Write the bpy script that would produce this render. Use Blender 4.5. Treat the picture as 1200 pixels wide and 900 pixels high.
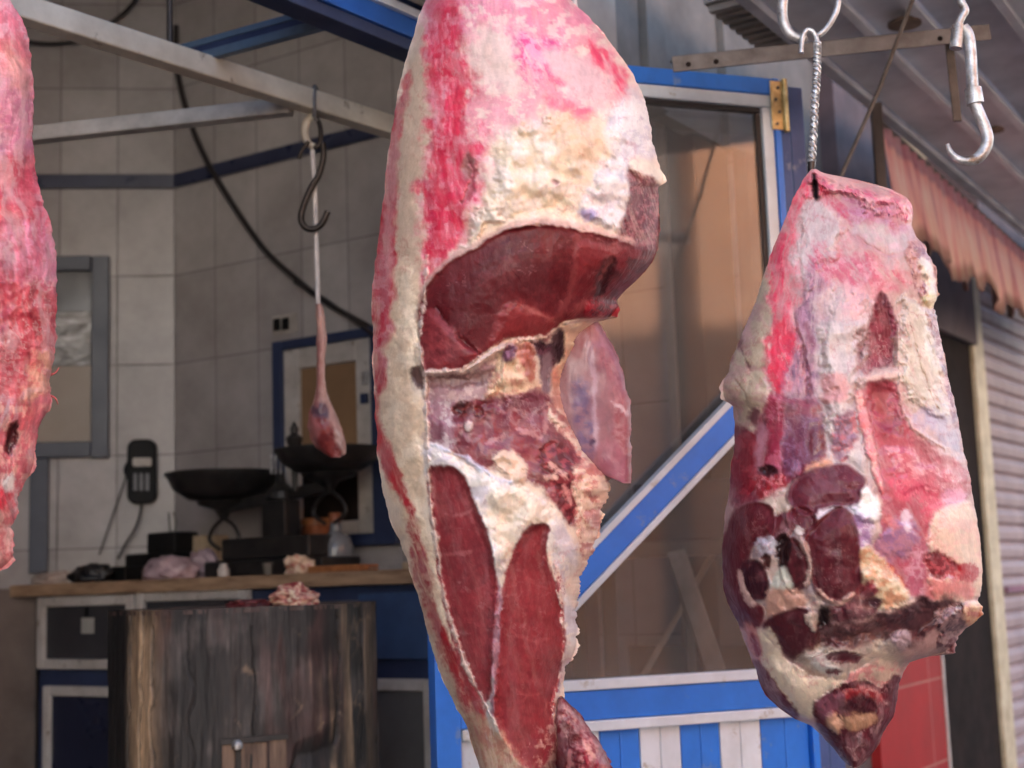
import bpy, bmesh, math, random
import numpy as np
from mathutils import Vector, Matrix
random.seed(4); rng = np.random.RandomState(4)
for o in list(bpy.data.objects): bpy.data.objects.remove(o)
SC = bpy.context.scene
COL = SC.collection

# ------------------------------------------------------------------ camera, light, exposure
F = 1667.0                                   # focal length in photo pixels (1200 wide)
CAM = Vector((0, 0, 0.95))
PITCH, ROLL = math.radians(7.86), math.radians(-2.0)
cd = bpy.data.cameras.new('camera'); cam = bpy.data.objects.new('camera', cd); COL.objects.link(cam)
cd.sensor_width = 36; cd.lens = 36 * F / 1200; cd.clip_end = 2000; cd.clip_start = 0.05
RM = Matrix.Rotation(math.pi / 2 + PITCH, 3, 'X') @ Matrix.Rotation(ROLL, 3, 'Z')
cam.matrix_world = Matrix.Translation(CAM) @ RM.to_4x4()
cd.dof.use_dof = True; cd.dof.focus_distance = 2.1; cd.dof.aperture_fstop = 4.8
SC.camera = cam

SUN_EL, SUN_H = math.radians(42), Vector((-.86, .50))      # towards the sun: behind the shop
W = bpy.data.worlds.new('World'); SC.world = W; W.use_nodes = True
wn = W.node_tree; bg = wn.nodes['Background']
sky = wn.nodes.new('ShaderNodeTexSky'); sky.sky_type = 'NISHITA'; sky.sun_disc = False
sky.sun_elevation = SUN_EL; sky.sun_rotation = math.atan2(SUN_H.x, SUN_H.y)
sky.dust_density = 6.0; sky.air_density = 1.0
wn.links.new(sky.outputs[0], bg.inputs[0]); bg.inputs[1].default_value = 0.15
sd_ = bpy.data.lights.new('sun', 'SUN'); sd_.energy = 4.0; sd_.angle = math.radians(0.5); sd_.color = (1, .985, .96)
sun = bpy.data.objects.new('sun', sd_); COL.objects.link(sun)
sv = Vector((SUN_H.x * math.cos(SUN_EL), SUN_H.y * math.cos(SUN_EL), math.sin(SUN_EL)))
sun.rotation_euler = sv.to_track_quat('Z', 'Y').to_euler(); sun.location = (0, 0, 20)
SC.view_settings.view_transform = 'Standard'; SC.view_settings.look = 'None'
SC.view_settings.exposure = 2.65; SC.view_settings.gamma = 1
SC.cycles.use_denoising = True
SC.cycles.max_bounces = 8; SC.cycles.diffuse_bounces = 5; SC.cycles.caustics_reflective = False; SC.cycles.caustics_refractive = False

# ------------------------------------------------------------------ helpers
def ray(px, py):
    return RM @ Vector(((px - 600) / F, -(py - 450) / F, -1))
def at(px, py, Y):
    d = ray(px, py); return CAM + d * (Y / d.y)
def atz(px, py, z):
    d = ray(px, py); return CAM + d * ((z - CAM.z) / d.z)
def s2l(c):
    c = np.asarray(c, float) / 255.0
    return np.where(c <= .04045, c / 12.92, ((c + .055) / 1.055) ** 2.4)
def rgb(r, g, b): return tuple(float(v) for v in s2l((r, g, b)))

def tag(o, label=None, cat=None, group=None, kind=None):
    if label: o['label'] = label
    if cat: o['category'] = cat
    if group: o['group'] = group
    if kind: o['kind'] = kind
    return o
def thing(name, label, cat, loc=(0, 0, 0), group=None):
    o = bpy.data.objects.new(name, None); COL.objects.link(o); o.location = loc; o.empty_display_size = .1
    return tag(o, label, cat, group)
def wloc(o):
    v = Vector((0, 0, 0))
    while o: v = v + o.location; o = o.parent
    return v

class MB:
    def __init__(s): s.v = []; s.f = []; s.uv = {}
    def box8(s, c, uv=None):
        b = len(s.v); s.v += [Vector(p) for p in c]
        for q in ((0,3,2,1),(4,5,6,7),(0,1,5,4),(1,2,6,5),(2,3,7,6),(3,0,4,7)): s.f.append([b+i for i in q])
        return s
    def box(s, x0, x1, y0, y1, z0, z1):
        return s.box8([(x0,y0,z0),(x1,y0,z0),(x1,y1,z0),(x0,y1,z0),(x0,y0,z1),(x1,y0,z1),(x1,y1,z1),(x0,y1,z1)])
    def bar(s, p0, p1, w, h, up=(0, 0, 1)):
        p0, p1 = Vector(p0), Vector(p1); d = (p1 - p0).normalized(); u = Vector(up)
        a = d.cross(u).normalized() * (w / 2); b = a.cross(d).normalized() * (h / 2)
        return s.box8([p0-a-b, p0+a-b, p1+a-b, p1-a-b, p0-a+b, p0+a+b, p1+a+b, p1-a+b])
    def tube(s, pts, r, n=10, cap=True):
        pts = [Vector(p) for p in pts]; m = len(pts); b = len(s.v)
        rs = r if hasattr(r, '__len__') else [r] * m
        prev = None
        for i, p in enumerate(pts):
            t = (pts[min(i+1, m-1)] - pts[max(i-1, 0)]).normalized()
            if prev is None:
                a = t.orthogonal().normalized()
            else:
                a = (prev - t * prev.dot(t)); a = a.normalized() if a.length > 1e-6 else t.orthogonal().normalized()
            prev = a; c = t.cross(a)
            for k in range(n):
                th = 2 * math.pi * k / n; s.v.append(p + (a * math.cos(th) + c * math.sin(th)) * rs[i])
        for i in range(m - 1):
            for k in range(n):
                k2 = (k + 1) % n; s.f.append([b+i*n+k, b+i*n+k2, b+(i+1)*n+k2, b+(i+1)*n+k])
        if cap:
            s.f.append([b+k for k in range(n)][::-1]); s.f.append([b+(m-1)*n+k for k in range(n)])
        return s
    def lathe(s, c, prof, n=32, sx=1, sy=1):
        c = Vector(c); b = len(s.v); m = len(prof)
        for (r, z) in prof:
            for k in range(n):
                th = 2 * math.pi * k / n; s.v.append(c + Vector((r*math.cos(th)*sx, r*math.sin(th)*sy, z)))
        for i in range(m - 1):
            for k in range(n):
                k2 = (k+1) % n; s.f.append([b+i*n+k, b+i*n+k2, b+(i+1)*n+k2, b+(i+1)*n+k])
        s.f.append([b+k for k in range(n)][::-1]); s.f.append([b+(m-1)*n+k for k in range(n)])
        return s
    def quad(s, a, b, c, d):
        i = len(s.v); s.v += [Vector(p) for p in (a, b, c, d)]; s.f.append([i, i+1, i+2, i+3]); return s
    def prism(s, poly, off):
        off = Vector(off); poly = [Vector(p) for p in poly]; n = len(poly); b = len(s.v)
        s.v += poly + [p + off for p in poly]
        s.f.append(list(range(b, b+n))[::-1]); s.f.append(list(range(b+n, b+2*n)))
        for k in range(n): s.f.append([b+k, b+(k+1) % n, b+n+(k+1) % n, b+n+k])
        return s
    def build(s, name, m, parent=None, bevel=0, smooth=False):
        me = bpy.data.meshes.new(name); L = wloc(parent)
        me.from_pydata([tuple(p - L) for p in s.v], [], s.f)
        bm = bmesh.new(); bm.from_mesh(me); bmesh.ops.recalc_face_normals(bm, faces=bm.faces); bm.to_mesh(me); bm.free()
        o = bpy.data.objects.new(name, me); COL.objects.link(o); o.parent = parent
        if m: me.materials.append(m)
        if smooth:
            me.polygons.foreach_set('use_smooth', [True] * len(me.polygons))
            try: me.set_sharp_from_angle(angle=math.radians(50))
            except Exception: pass
        if bevel:
            b = o.modifiers.new('bevel', 'BEVEL'); b.width = bevel; b.segments = 2; b.limit_method = 'ANGLE'
        return o

class Fr:
    "vertical plane: origin O, direction d, normal n towards the viewer"
    def __init__(s, O, d, n=None):
        s.O = Vector((O[0], O[1])); s.d = Vector(d).normalized()
        s.n = Vector((s.d.y, -s.d.x))
        if n is not None and s.n.dot(Vector(n)) < 0: s.n = -s.n
    def pt(s, a, z, off=0):
        p = s.O + s.d * a + s.n * off; return Vector((p.x, p.y, z))
    def hit(s, px, py, off=0):
        d = ray(px, py); n3 = Vector((s.n.x, s.n.y, 0)); o = s.pt(0, 0, off)
        t = n3.dot(o - CAM) / n3.dot(d); P = CAM + d * t
        return (Vector((P.x, P.y)) - s.O).dot(s.d), P.z
    def box(s, mb, s0, s1, z0, z1, o0, o1):
        return mb.box8([s.pt(s0,z0,o0), s.pt(s1,z0,o0), s.pt(s1,z0,o1), s.pt(s0,z0,o1),
                        s.pt(s0,z1,o0), s.pt(s1,z1,o0), s.pt(s1,z1,o1), s.pt(s0,z1,o1)])

def smooth_curve(pts, n=8):
    pts = [Vector(p) for p in pts]; out = []
    for i in range(len(pts) - 1):
        p0, p1, p2, p3 = pts[max(i-1,0)], pts[i], pts[i+1], pts[min(i+2,len(pts)-1)]
        for k in range(n):
            t = k / n
            out.append(.5*((2*p1)+(p2-p0)*t+(2*p0-5*p1+4*p2-p3)*t*t+(3*p1-p0-3*p2+p3)*t**3))
    out.append(pts[-1]); return out

# ------------------------------------------------------------------ materials
def nodes(name):
    m = bpy.data.materials.new(name); m.use_nodes = True; nt = m.node_tree
    return m, nt, nt.nodes['Principled BSDF'], nt.nodes.new, nt.links.new
def ramp(N, stops):
    r = N('ShaderNodeValToRGB'); e = r.color_ramp.elements
    e[0].position, e[0].color = stops[0][0], (*stops[0][1], 1)
    e[1].position, e[1].color = stops[-1][0], (*stops[-1][1], 1)
    for p, c in stops[1:-1]:
        x = e.new(p); x.color = (*c, 1)
    return r
def mat(name, c1, c2=None, rough=.5, metal=0, scale=12, stretch=(1, 1, 1), bump=.15, bscale=120, detail=6, lo=.35, hi=.7, rv=.12, spec=.5, coat=0, dist=.003, wear=None):
    m, nt, P, N, Lk = nodes(name)
    c2 = c2 or tuple(v * .7 for v in c1)
    tc = N('ShaderNodeTexCoord'); mp = N('ShaderNodeMapping'); mp.inputs['Scale'].default_value = stretch
    Lk(tc.outputs['Object'], mp.inputs[0])
    n1 = N('ShaderNodeTexNoise'); n1.inputs['Scale'].default_value = scale; n1.inputs['Detail'].default_value = detail; n1.inputs['Roughness'].default_value = .62
    Lk(mp.outputs[0], n1.inputs['Vector'])
    r = ramp(N, [(lo, c1), (hi, c2)]); Lk(n1.outputs[0], r.inputs[0]); base_out = r.outputs[0]
    if wear:
        nw = N('ShaderNodeTexNoise'); nw.inputs['Scale'].default_value = 16; nw.inputs['Detail'].default_value = 9; nw.inputs['Roughness'].default_value = .72; Lk(tc.outputs['Object'], nw.inputs['Vector'])
        nv_ = N('ShaderNodeTexNoise'); nv_.inputs['Scale'].default_value = 2.6; nv_.inputs['Detail'].default_value = 5; nv_.inputs['Roughness'].default_value = .7; Lk(tc.outputs['Object'], nv_.inputs['Vector'])
        rw = ramp(N, [(.60, (0, 0, 0)), (.66, (1, 1, 1))]); Lk(nw.outputs[0], rw.inputs[0])
        rg = ramp(N, [(.40, (1, 1, 1)), (.75, (.66, .63, .60))]); Lk(nv_.outputs[0], rg.inputs[0])
        g_ = N('ShaderNodeMix'); g_.data_type = 'RGBA'; g_.blend_type = 'MULTIPLY'; g_.inputs['Factor'].default_value = 1; Lk(base_out, g_.inputs['A']); Lk(rg.outputs[0], g_.inputs['B'])
        w_ = N('ShaderNodeMix'); w_.data_type = 'RGBA'; w_.inputs['B'].default_value = (*wear, 1); Lk(rw.outputs[0], w_.inputs['Factor']); Lk(g_.outputs['Result'], w_.inputs['A']); base_out = w_.outputs['Result']
    Lk(base_out, P.inputs['Base Color'])
    mr = N('ShaderNodeMapRange'); mr.inputs['To Min'].default_value = max(0.02, rough - rv); mr.inputs['To Max'].default_value = min(1, rough + rv)
    n2 = N('ShaderNodeTexNoise'); n2.inputs['Scale'].default_value = scale * 2.3; n2.inputs['Detail'].default_value = 4
    Lk(mp.outputs[0], n2.inputs['Vector']); Lk(n2.outputs[0], mr.inputs[0]); Lk(mr.outputs[0], P.inputs['Roughness'])
    P.inputs['Metallic'].default_value = metal; P.inputs['Specular IOR Level'].default_value = spec; P.inputs['Coat Weight'].default_value = coat
    if bump:
        n3 = N('ShaderNodeTexNoise'); n3.inputs['Scale'].default_value = bscale; n3.inputs['Detail'].default_value = 5
        Lk(mp.outputs[0], n3.inputs['Vector'])
        b = N('ShaderNodeBump'); b.inputs['Strength'].default_value = bump; b.inputs['Distance'].default_value = dist
        Lk(n3.outputs[0], b.inputs['Height']); Lk(b.outputs[0], P.inputs['Normal'])
    return m

def tile_mat(name, tw, th, ca, cb, grout, rough=.25, mort=.0028):
    m, nt, P, N, Lk = nodes(name)
    uv = N('ShaderNodeUVMap')
    br = N('ShaderNodeTexBrick'); br.offset = 0; br.squash = 1
    br.inputs['Scale'].default_value = 1; br.inputs['Brick Width'].default_value = tw; br.inputs['Row Height'].default_value = th
    br.inputs['Mortar Size'].default_value = mort; br.inputs['Mortar Smooth'].default_value = .3; br.inputs['Bias'].default_value = 0
    br.inputs['Color1'].default_value = (*ca, 1); br.inputs['Color2'].default_value = (*cb, 1); br.inputs['Mortar'].default_value = (*grout, 1)
    Lk(uv.outputs[0], br.inputs['Vector'])
    n1 = N('ShaderNodeTexNoise'); n1.inputs['Scale'].default_value = 3.0; n1.inputs['Detail'].default_value = 8; n1.inputs['Roughness'].default_value = .7
    Lk(uv.outputs[0], n1.inputs['Vector'])
    r = ramp(N, [(.3, (.62, .6, .56)), (.65, (1.06, 1.05, 1.03))]); Lk(n1.outputs[0], r.inputs[0])
    mx = N('ShaderNodeMix'); mx.data_type = 'RGBA'; mx.blend_type = 'MULTIPLY'; mx.inputs['Factor'].default_value = .8
    Lk(br.outputs['Color'], mx.inputs['A']); Lk(r.outputs[0], mx.inputs['B']); Lk(mx.outputs['Result'], P.inputs['Base Color'])
    mr = N('ShaderNodeMapRange'); mr.inputs['To Min'].default_value = rough; mr.inputs['To Max'].default_value = .75; Lk(br.outputs['Fac'], mr.inputs[0])
    ad = N('ShaderNodeMath'); ad.operation = 'MULTIPLY_ADD'; ad.inputs[1].default_value = .25; Lk(n1.outputs[0], ad.inputs[0]); Lk(mr.outputs[0], ad.inputs[2]); Lk(ad.outputs[0], P.inputs['Roughness'])
    b = N('ShaderNodeBump'); b.inputs['Strength'].default_value = .6; b.inputs['Distance'].default_value = .002; b.invert = True
    Lk(br.outputs['Fac'], b.inputs['Height'])
    P.inputs['Specular IOR Level'].default_value = .5 if rough < .4 else .15
    n2 = N('ShaderNodeTexNoise'); n2.inputs['Scale'].default_value = 9; Lk(uv.outputs[0], n2.inputs['Vector'])
    b2 = N('ShaderNodeBump'); b2.inputs['Strength'].default_value = .15; b2.inputs['Distance'].default_value = .01
    Lk(n2.outputs[0], b2.inputs['Height']); Lk(b.outputs[0], b2.inputs['Normal']); Lk(b2.outputs[0], P.inputs['Normal'])
    return m

M = {}
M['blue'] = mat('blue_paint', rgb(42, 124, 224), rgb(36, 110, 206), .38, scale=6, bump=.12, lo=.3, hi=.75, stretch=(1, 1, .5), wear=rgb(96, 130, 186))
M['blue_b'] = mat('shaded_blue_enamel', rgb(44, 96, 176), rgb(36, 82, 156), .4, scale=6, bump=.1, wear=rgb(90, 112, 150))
M['blue_dull'] = mat('dull_blue_paint', rgb(66, 88, 140), rgb(52, 72, 120), .5, scale=7, bump=.1, wear=rgb(110, 116, 140))
M['blue_dark'] = mat('dark_blue_paint', rgb(50, 62, 94), rgb(38, 48, 76), .5, scale=6, bump=.1)
M['blue_grey'] = mat('blue_grey_paint', rgb(128, 122, 114), rgb(98, 93, 87), .9, scale=5, bump=.15)
M['teal_grey'] = mat('teal_grey_aluminium', rgb(92, 112, 132), rgb(70, 88, 108), .4, scale=8, bump=.05)
M['white'] = mat('white_paint', rgb(222, 228, 236), rgb(202, 206, 212), .4, scale=5, bump=.1, stretch=(1, 1, .4), wear=rgb(176, 170, 162))
M['offwhite'] = mat('aged_white_paint', rgb(205, 200, 196), rgb(172, 166, 160), .5, scale=7, bump=.1, wear=rgb(140, 130, 120))
M['cream'] = mat('cream_painted_steel', rgb(232, 220, 200), rgb(208, 194, 172), .5, scale=9, bump=.12, wear=rgb(150, 128, 106))
M['cream_old'] = mat('worn_cream_steel', rgb(196, 190, 182), rgb(150, 142, 134), .5, scale=10, bump=.12)
M['black'] = mat('black_iron', rgb(52, 50, 50), rgb(34, 33, 34), .42, metal=.3, scale=20, bump=.2)
M['plastic'] = mat('black_plastic', rgb(24, 23, 24), rgb(17, 17, 18), .6, spec=.25, scale=20, bump=.05)
M['cable'] = mat('dark_cable_rubber', rgb(48, 42, 42), rgb(34, 30, 30), .55, scale=30, bump=.1)
M['greyplastic'] = mat('grey_plastic', rgb(120, 122, 126), rgb(98, 98, 102), .45, bump=.05)
M['brass'] = mat('brass', rgb(226, 208, 158), rgb(176, 146, 92), .38, metal=.7, scale=40, bump=.2)
M['galv'] = mat('galvanised_steel', rgb(216, 218, 220), rgb(146, 142, 138), .36, metal=.6, scale=55, bump=.35, bscale=260, wear=rgb(120, 98, 80))
M['rust'] = mat('rusted_steel', rgb(104, 94, 88), rgb(76, 66, 60), .75, metal=.1, scale=25, bump=.4)
M['rust2'] = mat('rusty_iron_plate', rgb(124, 102, 84), rgb(84, 66, 54), .8, scale=25, bump=.4)
M['steel_bar'] = mat('weathered_grey_steel', rgb(128, 124, 124), rgb(92, 86, 84), .55, metal=.35, scale=16, bump=.25)
M['darkhook'] = mat('dark_oiled_iron', rgb(62, 52, 46), rgb(38, 32, 30), .4, metal=.6, scale=40, bump=.2)
M['plank'] = mat('grey_painted_boards', rgb(222, 220, 222), rgb(184, 180, 182), .7, scale=4, stretch=(1, 1, 1), bump=.3, bscale=40)
M['plank_b'] = mat('dark_grey_painted_boards', rgb(206, 204, 208), rgb(166, 163, 168), .7, scale=5, bump=.3, bscale=40)
M['plank_c'] = mat('pale_grey_painted_boards', rgb(230, 228, 230), rgb(196, 193, 196), .7, scale=4.5, bump=.3, bscale=40)
M['wood_top'] = mat('worn_counter_wood', rgb(176, 146, 118), rgb(120, 92, 70), .6, scale=8, stretch=(1, 1, 6), bump=.2)
M['wood_pale'] = mat('pale_timber', rgb(196, 176, 150), rgb(160, 138, 112), .65, scale=10, stretch=(3, 3, .5), bump=.25)
M['wood_dim'] = mat('dimmed_timber', rgb(166, 150, 130), rgb(134, 118, 100), .7, scale=10, stretch=(3, 3, .5), bump=.25)  # darker copy of the pale timber, dimmed to look faint behind the glass
M['board'] = mat('brown_hardboard', rgb(150, 118, 88), rgb(124, 96, 70), .6, scale=4, bump=.08)
M['orangewood'] = mat('orange_brown_wood', rgb(176, 116, 72), rgb(128, 80, 48), .5, scale=14, stretch=(1, 4, 1), bump=.15)
M['plasbag'] = mat('pinkish_plastic_bag', rgb(186, 162, 168), rgb(140, 122, 130), .3, scale=14, bump=.3)
M['whitebag'] = mat('white_plastic_bag', rgb(196, 186, 176), rgb(150, 126, 116), .35, scale=14, bump=.3)
M['redbag'] = mat('red_plastic_bag', rgb(150, 60, 62), rgb(112, 44, 48), .35, scale=14, bump=.2)
M['darkbag'] = mat('black_plastic_bag', rgb(34, 32, 34), rgb(20, 20, 22), .3, scale=14, bump=.3)
M['plaster'] = mat('beige_plaster', rgb(178, 166, 152), rgb(150, 138, 126), .9, scale=4, bump=.3, bscale=60)
M['plaster_dark'] = mat('grimy_plaster', rgb(116, 104, 98), rgb(84, 74, 70), .9, scale=4, bump=.3, bscale=60)
M['lintel'] = mat('mauve_painted_lintel', rgb(98, 80, 80), rgb(72, 58, 58), .8, scale=6, bump=.2)
M['dark_fill'] = mat('dark_paint_and_shade', rgb(46, 38, 36), rgb(32, 27, 26), .9, scale=6, bump=.15, spec=.1)  # plain dark paint; in the doorway and openings it stands for shade
M['neutral'] = mat('pale_grey_white_plaster', rgb(208, 203, 196), rgb(184, 180, 174), .9, scale=3, bump=.2)
M['concrete'] = mat('street_concrete', rgb(108, 106, 104), rgb(84, 82, 80), .9, scale=2.2, bump=.4, bscale=40)
M['floor'] = mat('shop_floor_terrazzo', rgb(140, 132, 124), rgb(104, 98, 92), .5, scale=6, bump=.1)
M['ceil'] = mat('ceiling_paint', rgb(226, 222, 216), rgb(206, 200, 194), .9, scale=3, bump=.1)
M['shutter'] = mat('pinkish_grey_shutter_steel', rgb(170, 152, 156), rgb(142, 126, 130), .6, scale=5, stretch=(1, 1, .4), bump=.08)
M['post'] = mat('pale_yellow_post_paint', rgb(214, 204, 176), rgb(172, 160, 130), .6, scale=12, bump=.15)
M['rope'] = mat('white_cotton_rope', rgb(214, 206, 202), rgb(180, 170, 168), .9, scale=60, stretch=(1, 1, .4), bump=.6, bscale=300)
M['strap'] = mat('faded_mauve_canvas', rgb(160, 120, 140), rgb(120, 90, 110), .9)
M['dim_glass'] = mat('grey_glass', rgb(112, 112, 114), rgb(92, 92, 94), .12, scale=3, bump=.03)
M['cab_glass'] = mat('dark_cabinet_glass', rgb(66, 66, 70), rgb(54, 54, 58), .14, scale=3, bump=.02)
M['navy_panel'] = mat('navy_panel', rgb(40, 44, 66), rgb(32, 36, 54), .3, scale=4, bump=.04)
M['paper'] = mat('paper_tag', rgb(170, 168, 162), rgb(140, 138, 132), .9)
M['tin'] = mat('orange_tin', rgb(158, 96, 64), rgb(124, 72, 48), .4)
M['bottle'] = mat('cloudy_bottle_glass', rgb(132, 136, 142), rgb(100, 104, 110), .12, bump=.03)
M['tile'] = tile_mat('grey_beige_wall_tile', .225, .36, rgb(182, 178, 179), rgb(168, 163, 164), rgb(128, 123, 123), .2)
M['redtile'] = tile_mat('red_glazed_tile', .62, .30, rgb(158, 44, 46), rgb(150, 40, 44), rgb(176, 120, 112), .45, .005)
M['border'] = mat('navy_border_tile', rgb(58, 64, 88), rgb(46, 50, 72), .3, scale=5, bump=.05)
M['skirt'] = mat('slate_blue_trim', rgb(70, 76, 92), rgb(56, 62, 78), .35, scale=5, bump=.05)

def glass_mat():
    m, nt, P, N, Lk = nodes('window_glass'); nt.nodes.remove(P)
    out = nt.nodes['Material Output']
    tr = N('ShaderNodeBsdfTransparent'); tr.inputs[0].default_value = (.72, .76, .80, 1)
    gl = N('ShaderNodeBsdfGlossy'); gl.inputs['Roughness'].default_value = .05
    df = N('ShaderNodeBsdfDiffuse'); df.inputs[0].default_value = (.42, .40, .385, 1)  # diffuse film: dirt plus a reflective haze put into the pane
    fr = N('ShaderNodeFresnel'); fr.inputs['IOR'].default_value = 1.62
    nz = N('ShaderNodeTexNoise'); nz.inputs['Scale'].default_value = 5; nz.inputs['Detail'].default_value = 6
    tc = N('ShaderNodeTexCoord'); Lk(tc.outputs['Object'], nz.inputs['Vector'])
    mr = N('ShaderNodeMapRange'); mr.inputs['From Min'].default_value = .35; mr.inputs['From Max'].default_value = .75; mr.inputs['To Min'].default_value = .08; mr.inputs['To Max'].default_value = .2
    Lk(nz.outputs[0], mr.inputs[0])
    a = N('ShaderNodeMixShader'); Lk(mr.outputs[0], a.inputs[0]); Lk(tr.outputs[0], a.inputs[1]); Lk(df.outputs[0], a.inputs[2])
    b = N('ShaderNodeMixShader'); Lk(fr.outputs[0], b.inputs[0]); Lk(a.outputs[0], b.inputs[1]); Lk(gl.outputs[0], b.inputs[2])
    Lk(b.outputs[0], out.inputs['Surface']); return m
M['glass'] = glass_mat()

def brick_mat():
    m, nt, P, N, Lk = nodes('orange_brick')
    uv = N('ShaderNodeUVMap'); br = N('ShaderNodeTexBrick'); br.inputs['Scale'].default_value = 1
    br.inputs['Brick Width'].default_value = .25; br.inputs['Row Height'].default_value = .09; br.inputs['Mortar Size'].default_value = .008
    br.inputs['Color1'].default_value = (*rgb(204, 138, 98), 1); br.inputs['Color2'].default_value = (*rgb(186, 120, 82), 1); br.inputs['Mortar'].default_value = (*rgb(186, 146, 114), 1)
    Lk(uv.outputs[0], br.inputs['Vector']); Lk(br.outputs['Color'], P.inputs['Base Color']); P.inputs['Roughness'].default_value = .9
    return m
M['brick'] = brick_mat()

def wall_quad(fr, s0, s1, rows, name, m, parent, off=0, thick=.1, z_anchor=None, s_anchor=0):
    "a wall slab whose front carries UVs in metres; rows = [(z0, z1, v0)]"
    me = bpy.data.meshes.new(name); L = wloc(parent); v = []; f = []; uvs = []
    for (z0, z1, v0) in rows:
        b = len(v)
        for o in (off, off - thick):
            v += [fr.pt(s0, z0, o), fr.pt(s1, z0, o), fr.pt(s1, z1, o), fr.pt(s0, z1, o)]
        q = [(s0 - s_anchor, v0), (s1 - s_anchor, v0), (s1 - s_anchor, v0 + z1 - z0), (s0 - s_anchor, v0 + z1 - z0)]
        for idx in ((0, 1, 2, 3), (7, 6, 5, 4), (0, 4, 5, 1), (1, 5, 6, 2), (2, 6, 7, 3), (3, 7, 4, 0)):
            f.append([b + i for i in idx]); uvs += [q[i % 4] for i in idx]
    me.from_pydata([tuple(p - L) for p in v], [], f)
    ul = me.uv_layers.new(name='UVMap'); ul.data.foreach_set('uv', np.array(uvs, float).ravel())
    o = bpy.data.objects.new(name, me); COL.objects.link(o); o.parent = parent; me.materials.append(m)
    return o

# ------------------------------------------------------------------ setting: ground, floor, ceiling
DS = Vector((.55, .835)).normalized()                     # direction of the street and the shop front
FA = Fr((1.506, 5.4), DS, (1, -1))                        # plane of the shop front
g = MB().box(-150, 150, -150, 150, -.42, -.30).build('street', M['concrete']); tag(g, kind='structure')
fl = MB()
fl.prism([FA.pt(-7.5, -.2, .12), FA.pt(3.0, -.2, .12), FA.pt(3.0, -.2, -6), FA.pt(-7.5, -.2, -6)], (0, 0, .2))
tag(fl.build('shop_floor', M['floor']), kind='structure')
CORNER = (-1.34, 5.6)
LW = Fr(CORNER, (.993, .118), (0, -1))                    # left back wall, s < 0
RW = Fr(CORNER, (.839, -.545), (0, -1))                   # far side wall, s > 0
cl = MB()
cl.prism([FA.pt(-7.5, 3.4, -.10), FA.pt(.0, 3.4, -.10), FA.pt(.0, 3.4, -6), FA.pt(-7.5, 3.4, -6)], (0, 0, .2))
tag(cl.build('ceiling', M['ceil']), kind='structure')

# ------------------------------------------------------------------ tiled walls
ROWS = [(-.0, 2.57, -2.57 % .36 - .36 * 0), (2.63, 3.4, 0.0)]
def tiled(fr, s0, s1, label, anchor=0):
    t = thing('tiled_wall', label, 'wall', fr.pt((s0 + s1) / 2, 0))
    wall_quad(fr, s0, s1, [(0, 2.57, -2.57), (2.574, 2.626, .05), (2.63, 3.4, 0)], 'tiles', M['tile'], t, 0, .1, s_anchor=anchor)
    b = MB(); fr.box(b, s0, s1, 2.572, 2.628, .002, .008); b.build('border_band', M['border'], t)
    return t
tiled(LW, -2.6, -.002, 'grey tiled back wall left of the room corner, beside the blue framed window')
tiled(RW, .0, 2.44, 'grey tiled side wall running from the room corner behind the scale')
sw = MB(); p0 = LW.pt(-2.6, 0); q0 = FA.pt(-6.6, 0, -.1)
sw.prism([p0, q0, q0 + Vector((-.1, .0, 0)), p0 + Vector((-.1, 0, 0))], (0, 0, 3.4))  # unseen wall put in to block light on the left
tag(sw.build('side_wall', M['plaster_dark']), 'unseen plaster wall closing the shop on the left to block light', 'wall')

# ------------------------------------------------------------------ buildings: the one over the shop, the one opposite
t = thing('shop_building', 'painted upper facade above the butcher shop front', 'building', FA.pt(-2, 2.3))
fas = MB()
ZH = 2.24
edges = [-7.5, -5.4, -4.2, -3.3, -2.62]
FA.box(fas, -3.05, -2.18, ZH, 3.4, -.10, .0); FA.box(fas, -7.5, -3.055, 3.2, 3.4, -.10, .0)
fas.build('fascia', M['plaster'], t)
fas = MB(); cuts = [-2.175, -2.06, -1.97, -1.85, -1.46, -.98, -.5, .02]
for a, b, k in zip(cuts[:-1], cuts[1:], range(9)):
    FA.box(fas, a + .006, b - .006, ZH, 3.4, -.09, -.02 - .02 * (k % 2))
fas.build('fascia_panel', M['blue_grey'], t)
up = MB(); FA.box(up, -12, 12, 3.62, 11.2, -5, .0); up.build('shading_storeys', M['plaster'], t)  # unseen storeys, built and sized to keep sun off shop and street
lw_ = MB(); FA.box(lw_, -7.5, -5.6, 0, ZH - .003, -.10, .0); lw_.build('front_wall', M['plaster'], t)

OPP = Fr(FA.pt(0, 0, 9.0)[:2], DS, (-1, 1))
t = thing('brick_building', 'orange brick building across the street, sunlit near its top', 'building', OPP.pt(-3, -.3))
wall_quad(OPP, -8.5, -.5, [(-.3, 5.6, 0)], 'wall', M['brick'], t, 0, 5)
cp = MB(); OPP.box(cp, -8.5, -.5, 5.603, 5.72, -5, .06); cp.build('coping', M['plaster'], t)
for (sa, sb, hh, mm, lab) in ((-30, -8.52, 6.4, 'neutral', 'long white plastered building across the street, added to bounce neutral light'), (-.48, 14, 5.2, 'neutral', 'low off-white building across the street, added to bounce neutral light')):
    b = MB(); OPP.box(b, sa, sb, -.3, hh, -5, .02); tag(b.build('bounce_building', M[mm]), lab, 'building')  # neighbours added as sunlit reflectors for neutral fill light
pole = MB(); pb = OPP.pt(-4.15, -.3, .5); pole.tube([pb, pb + Vector((.12, .1, 7.0))], [.13, .09], 14)
tag(pole.build('utility_pole', M['rust'], smooth=True), 'dark timber utility pole standing in front of the orange brick building', 'pole')

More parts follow.
